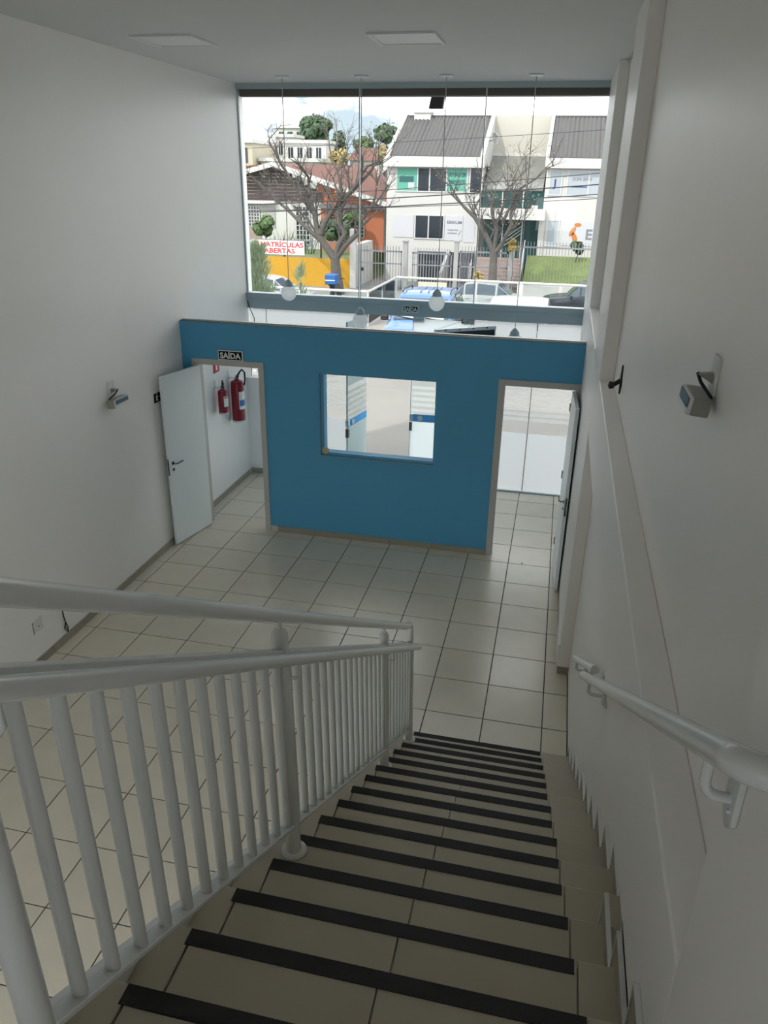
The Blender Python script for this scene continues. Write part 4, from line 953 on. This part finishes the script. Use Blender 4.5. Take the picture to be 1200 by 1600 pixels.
M1().add([(-16.9, YO-.7, 4.95), (-9.8, YO-.7, 2.88), (-9.8, 46, 2.95), (-12.5, 46, 4.95), (-16.9, 46, 4.95), (-16.9, YO-.7, 4.75), (-9.8, YO-.7, 2.68), (-9.8, 46, 2.7), (-12.5, 46, 4.7), (-16.9, 46, 4.7)],
    [(0,1,2,3,4), (9,8,7,6,5), (0,5,6,1), (1,6,7,2), (2,7,8,3), (3,8,9,4), (4,9,5,0)]).build('clay_roof', REDROOF, r)
M1().add([(-16.9, YO-.7, 4.90), (-24, YO-.7, 4.15), (-24, 46, 4.2), (-16.9, 46, 4.95), (-16.9, YO-.7, 4.7), (-24, YO-.7, 3.95), (-24, 46, 4.0), (-16.9, 46, 4.7)],
    [(3,2,1,0), (4,5,6,7), (0,1,5,4), (1,2,6,5), (2,3,7,6), (3,0,4,7)]).build('clay_roof', REDROOF, r)
M1().box(-22, -17.0, YO-.35, YO-.06, 2.66, 2.84).build('white_lintel', HWHITE, r)
M1().box(-14.2, -9.9, YO-.40, YO-.06, 2.50, 2.72).build('dark_gutter', CHROME, r)
def grille(x0, x1, z0, z1, nx, nz):
    w = M1().box(x0, x1, YO-.07, YO-.035, z0, z1).build('window', DARKW, r)
    f = M1()
    for k in range(nx+1): x = x0+(x1-x0)*k/nx; f.box(x-.025, x+.025, YO-.10, YO-.07, z0, z1)
    for k in range(nz+1): z = z0+(z1-z0)*k/nz; f.box(x0, x1, YO-.10, YO-.07, z-.02, z+.02)
    f.build('grille', WBAR, w)
grille(-19.0, -18.1, 1.35, 2.50, 5, 6); grille(-15.75, -14.9, .4, 2.55, 4, 8); grille(-13.1, -12.35, .9, 2.4, 4, 7); grille(-12.25, -11.5, .9, 2.4, 4, 7)
M1().box(-17.9, -17.1, YO-.05, YO-.02, 1.3, 2.5).build('shutter', HGREY, r)
M1().box(-19.05, -18.05, YO-.06, YO-.02, .6, 1.25).build('brick_panel', BRICK, r)
M1().prism([(-11.3, 4.5), (-10.6, 5.0), (-9.9, 4.6), (-9.9, 4.35), (-10.6, 4.75), (-11.3, 4.25)], 1, 42.2, 42.4).build('fascia_board', HWHITE, r)

# ---- houses further back
def far_house(x0, x1, y, z0, z1, wallm, label, wins=3, d=6, flat=True, roofm=HWHITE):
    r = thing('far_house', ((x0+x1)/2, y, z0), label, 'house', sc=1)
    M1().box(x0, x1, y, y+d, z0, z1).build('wall', wallm, r)
    if flat: M1().box(x0-.15, x1+.15, y-.2, y+d+.2, z1, z1+.28).build('flat_roof', roofm, r)
    else: M1().prism([(y-.3, z1), (y+d/2, z1+1.1), (y+d+.3, z1)], 0, x0-.2, x1+.2).build('pitched_roof', roofm, r)
    h = z1-z0; w = (x1-x0)/(wins*2+1)
    for k in range(wins):
        xx = x0+w*(2*k+1); f = M1().box(xx, xx+w, y-.06, y, z1-min(1.5, h*.8), z1-.35).build('window', DARKW, r)
        M1().box(xx+w*.46, xx+w*.54, y-.10, y-.06, z1-min(1.5, h*.8), z1-.35).build('window_bar', WBAR, f)
far_house(-27.0, -25.7, 58.5, 1.5, 6.7, WOODW, 'warm cream house end with a flat roof', 1)
far_house(-25.35, -20.4, 59.5, 1.5, 5.35, HGREY, 'long grey house with a row of dark windows', 5)
far_house(-25.6, -21.6, 66, 1.5, 7.0, HWHITE, 'pale upper storey behind the long grey house', 4, 3)
far_house(-28.2, -26.4, 71, 1.5, 7.7, HWHITE, 'small white block on the far flat roofs', 2, 3)
far_house(-30.5, -28.7, 66, 1.5, 7.0, HGREY, 'dark grey house at the far edge of the window', 2)
far_house(-18.8, -16.4, 64, 1.5, 5.6, HWHITE, 'white house with a low red roof among the far trees', 2, flat=False, roofm=REDROOF)
far_house(-15.6, -13.4, 66, 1.5, 5.9, HCREAM, 'cream house with a red roof beside the office roof', 2, flat=False, roofm=REDROOF)
far_house(-31.5, -28.0, 80, 1.5, 9.0, HWHITE, 'white house high on the far hillside', 3)

# ---- trees
def limb(mb, p, d, length, rad, depth, rng, tips, bend=.35, upw=.15):
    pts = [p]; q = Vector(p); dd_ = Vector(d).normalized(); n = 4
    for k in range(n):
        dd_ = (dd_ + Vector((rng.uniform(-bend, bend), rng.uniform(-bend, bend), rng.uniform(-bend*.7, bend*.7)+upw))*.5).normalized()
        q = q + dd_*length/n; pts.append(q.copy())
    mb.tube(pts, rad, 6 if rad > .05 else 4, rad*.55)
    if depth == 0: tips.append(q.copy()); return
    m_ = 3 if depth > 1 else 4
    for k in range(m_):
        t = rng.choice(pts[2:]) if k else pts[-1]
        nd = (dd_*.7 + Vector((rng.uniform(-1, 1), rng.uniform(-.8, .8), rng.uniform(-.35, .8)))).normalized()
        limb(mb, t, nd, length*rng.uniform(.55, .8), rad*.52, depth-1, rng, tips, bend*1.1, upw*.7)
def leaves(mb, pts, n, spread, size, rng):
    for k in range(n):
        c = rng.choice(pts) + Vector((rng.gauss(0, spread), rng.gauss(0, spread), rng.gauss(0, spread)))
        a = Vector((rng.uniform(-1, 1), rng.uniform(-1, 1), rng.uniform(-1, 1))).normalized()*size; b = a.orthogonal().normalized()*size*.7
        mb.add([c-a, c+b, c+a, c-b], [(0,1,2,3)])
def bare_tree(base, trunk, mains, label, seed, leafn, tr_=.30):
    rng = random.Random(seed); r = thing('street_tree', base, label, 'tree', sc=1)
    mt = M1(); mt.tube([base]+trunk, tr_, 10, tr_*.75)
    t_ob = mt.build('trunk', BARK, r, smooth=True)
    mb, tw, tips = M1(), M1(), []
    for (p0, p1, p2, rd) in mains:
        mb.tube([p0, Vector(p0).lerp(Vector(p1), .5)+Vector((rng.uniform(-.1, .1), 0, .06)), p1, Vector(p1).lerp(Vector(p2), .5)+Vector((rng.uniform(-.2, .2), 0, .1)), p2], rd, 8, rd*.5)
        P0, P1, P2 = Vector(p0), Vector(p1), Vector(p2)
        for k in range(5):
            t = .25+.75*k/4; q = P0.lerp(P1, t*2) if t < .5 else P1.lerp(P2, t*2-1)
            limb(tw, q, (P2-P0).normalized()*.7 + Vector((rng.uniform(-1, 1), rng.uniform(-.8, .8), rng.uniform(-.2, .8))), rng.uniform(.8, 1.3), rd*.38, 2, rng, tips)
        limb(tw, P2, (P2-P1), 1.1, rd*.5, 2, rng, tips)
    mb.build('bough', BARK, r, smooth=True)
    tag(tw.build('twigs', BARK, r), kind='stuff')
    lm = M1(); leaves(lm, tips, leafn, .16, .045, rng); tag(lm.build('sparse_leaves', LEAFO, r), kind='stuff')
    return r
bare_tree((-10.55, 31.0, GS), [(-10.7, 31.0, -.2), (-10.75, 31.0, .55)], [
    ((-10.75, 31, .45), (-11.6, 31, 1.6), (-12.0, 31.2, 3.1), .21), ((-11.2, 31, 1.1), (-12.3, 30.9, 2.0), (-13.9, 31.2, 3.2), .13),
    ((-10.7, 31, .5), (-10.2, 30.9, 1.7), (-10.6, 31.1, 2.5), .16), ((-10.7, 31, .5), (-9.6, 31.1, 1.7), (-8.9, 31, 2.9), .17),
    ((-11.5, 31, 1.6), (-10.9, 31.2, 2.7), (-9.5, 31.2, 4.0), .17), ((-11.9, 31.1, 2.6), (-12.7, 31, 3.7), (-13.4, 30.8, 4.8), .11),
    ((-10.0, 31, 3.5), (-9.4, 31, 4.3), (-8.6, 31.2, 4.9), .09), ((-10.4, 31.2, 3.1), (-10.5, 31, 4.2), (-10.9, 31.2, 5.0), .09)],
    'large bare grey street tree in front of the gabled house', 3, 420)
bare_tree((-2.95, 32.0, GS), [(-2.98, 32, 0), (-3.0, 32, 1.0)], [
    ((-3.0, 32, .9), (-3.55, 32, 1.9), (-4.6, 32.1, 3.0), .15), ((-3.0, 32, .95), (-2.95, 32, 2.0), (-3.3, 32.1, 3.2), .12),
    ((-2.98, 32, .9), (-2.5, 31.9, 1.7), (-2.35, 32, 2.7), .13), ((-2.7, 32, 2.3), (-2.3, 32, 3.2), (-1.3, 32.1, 4.3), .08), ((-3.0, 32, 2.2), (-2.7, 32, 3.2), (-2.4, 32, 4.0), .07)],
    'smaller bare street tree in front of the office entrance', 11, 300, .23)
def crown_tree(base, cz, rx, rz, material, label, seed, n=520, size=.2, name='far_tree'):
    rng = random.Random(seed); r = thing(name, base, label, 'tree', 'trees beyond the houses' if name == 'far_tree' else None, sc=1)
    MB(1).tube([base, (base[0]+.1, base[1], (base[2]+cz)/2), (base[0], base[1], cz)], rx*.09, 7, rx*.05).build('trunk', BARK, r)
    mb = M1(); blobs = []
    for k in range(14):
        a, u = rng.uniform(0, 2*PI), rng.uniform(-.8, 1)
        rr_ = math.sqrt(max(0, 1-u*u))*.62
        blobs.append((Vector((base[0]+rx*rr_*math.cos(a), base[1]+rx*rr_*math.sin(a), cz+rz*u*.62)), rng.uniform(.35, .5)))
    for k in range(int(n*1.9)):
        c, q = rng.choice(blobs); v = Vector((rng.gauss(0, 1), rng.gauss(0, 1), rng.gauss(0, 1))).normalized(); q *= rng.uniform(.75, 1.12)
        p = c + Vector((v.x*rx*q, v.y*rx*q, v.z*rz*q))
        a = (v.orthogonal().normalized() + v*rng.uniform(-.4, .4))*size; a.rotate(Matrix.Rotation(rng.uniform(0, 6.3), 3, v)); b = v.cross(a).normalized()*size*.8
        mb.add([p-a-b, p+a-b*.6, p+a*.8+b, p-a*.7+b], [(0,1,2,3)])
    tag(mb.build('foliage', material, r), kind='stuff'); return r
crown_tree((-26.3, 78, 2), 8.55, 2.1, 1.5, LEAF1, 'large round dark green tree on the far skyline', 1, 1500, .17)
crown_tree((-22.3, 72.5, 2), 6.83, .8, 1.6, LEAF1, 'narrow dark tree with a thin mast beside the round tree', 2, 500, .13)
crown_tree((-20.3, 75, 2), 7.0, 1.1, 1.0, LEAF2, 'mid green tree behind the window joint', 3, 500, .13)
crown_tree((-19.0, 61.2, 2), 5.7, .95, .8, LEAFY, 'yellow flowering tree among the far houses', 4, 420, .13)
crown_tree((-18.1, 73.5, 2), 6.3, 1.3, .8, LEAF1, 'low dark tree above the red roofs', 5, 420, .13)
crown_tree((-15.1, 62, 2), 7.6, 1.05, .75, LEAF1, 'dark green tree beside the office chimney', 6, 520, .13)
crown_tree((-29.6, 78, 2), 7.7, .9, .9, LEAF1, 'dark bush on the far hillside', 7, 300, .13)
crown_tree((-32.5, 88.5, 2), 8.6, .9, .6, LEAF2, 'small green tree behind the small white block', 8, 300, .13)
crown_tree((-13.6, 55, .15), 5.9, .8, .6, LEAFO, 'olive treetop at the office roof edge', 9, 300, .17)
tag(M1().tube([(-21.4, 69, 2), (-21.4, 69, 9.2)], .05, 5).build('far_mast', BAR), 'thin mast on the far skyline', 'mast')
# garden plants of the gabled house
crown_tree((-16.9, 37.5, .15), 1.55, .62, .62, LEAF2, 'young yellow green tree in the front garden', 21, 380, .13, 'garden_tree')
crown_tree((-12.3, 37.0, .15), 1.35, .85, .75, LEAF1, 'dark rounded shrub behind the street tree', 22, 420, .14, 'garden_shrub')
crown_tree((-11.9, 38.9, .15), 2.0, .5, .45, LEAF2, 'lime green shrub against the orange wall', 23, 300, .11, 'garden_shrub')
crown_tree((.95, 36.2, .3), 1.0, .36, .34, LEAF1, 'small round bush on the lawn below the office', 24, 260, .1, 'garden_shrub')
crown_tree((-2.17, 32.8, GS), 1.25, .27, .36, LEAFY, 'yellow leaved sapling on the pavement before the garden steps', 25, 150, .045, 'garden_shrub')
crown_tree((-3.75, 32.8, GS), -.30, .26, .34, LEAFY, 'low yellow shrub on the pavement beside the smaller bare tree', 26, 140, .045, 'garden_shrub')
rng = random.Random(5)
r = thing('spiky_plant', (-14.6, 36.5, .15), 'spiky green plants behind the enrolment banner', 'plant', sc=1); mb = M1()
for k in range(60):
    x = -14.7+rng.uniform(-1.3, 1.1); a = rng.uniform(-.5, .5); h = rng.uniform(.8, 1.5)
    mb.add([(x-.035, 36.5, .15), (x+.035, 36.5, .15), (x+a*h, 36.5+rng.uniform(-.3, .3), .15+h)], [(0,1,2)])
tag(mb.build('blades', LEAF1, r), kind='stuff')
# cypresses in the forecourt
def cypress(x, y, z0, h, w, label, seed, n):
    rng = random.Random(seed); r = thing('cypress', (x, y, z0), label, 'shrub', sc=1)
    M1().tube([(x, y, z0), (x, y, z0+h*.8)], .05, 6, .015).build('stem', BARK, r); mb = M1()
    fronds = [(rng.uniform(0, 2*PI), rng.uniform(.05, .95), rng.uniform(.45, 1.0)) for _ in range(150)]
    for k in range(n):
        fa, ft, fl_ = fronds[k % 150]; u = rng.random()
        rad = w*(1-ft)**.55*fl_*(.25+.75*u); t = ft + u*.16*(1-ft*.5)
        a = fa + rng.gauss(0, .28)
        p = Vector((x+rad*math.cos(a)+rng.gauss(0, .03), y+rad*math.sin(a)+rng.gauss(0, .02), z0+.05+t*h*.9)); l = rng.uniform(.08, .20)
        d = Vector((math.cos(a)*.55+rng.gauss(0, .15), math.sin(a)*.55+rng.gauss(0, .15), 1)).normalized()*l; q = d.orthogonal().normalized()*.008
        mb.add([p-q, p+q, p+d], [(0,1,2)])
    tag(mb.build('foliage', CONI, r), kind='stuff')
cypress(-5.78, 8.0, -.02, 3.15, .62, 'tall grey green cypress outside the window corner', 4, 6500)
cypress(-4.92, 8.2, -.02, 2.75, .24, 'slim wispy cypress outside the window', 9, 900)

# ---- overhead cables
for yo_, (z0, z1, lab, rad) in zip((0, .5, 1.0, 1.9, 3.0), ((3.47, 4.09, 'overhead street cable, the thick middle one', .022), (3.79, 4.50, 'overhead street cable, the highest of the bundle', .014), (3.13, 3.72, 'overhead street cable, thick lower one', .022),
        (3.24-.16, 3.54, 'overhead street cable, the lowest of the bundle', .014), (5.70, 6.15, 'thin overhead cable crossing the office roofs', .010))):
    k = (z1-z0)/8.72; pts = []
    for q in range(9):
        t = q/8.0; x = -22+30*t; pts.append((x, 26+yo_, z0 + k*(x+7.18) - .25*(1-(2*t-1)**2) + .2))
    tag(M1().tube(pts, rad, 5).build('street_cable', WIRE), lab, 'cable', 'overhead cables across the street')
# ---- dark floodlight fixed under the eaves beam
r = thing('floodlight', (-1.5, 3.62, 5.12), 'dark square floodlight hanging under the eaves beam outside', 'floodlight', sc=1)
M1().prism([(-1.60, 4.99), (-1.42, 4.99), (-1.40, 5.13), (-1.57, 5.13)], 1, 3.56, 3.66).build('lamp_body', BLACK, r, bevel=.008)
M1().box(-1.51, -1.47, 3.58, 3.64, 5.12, 5.20).build('bracket', CHROME, r)
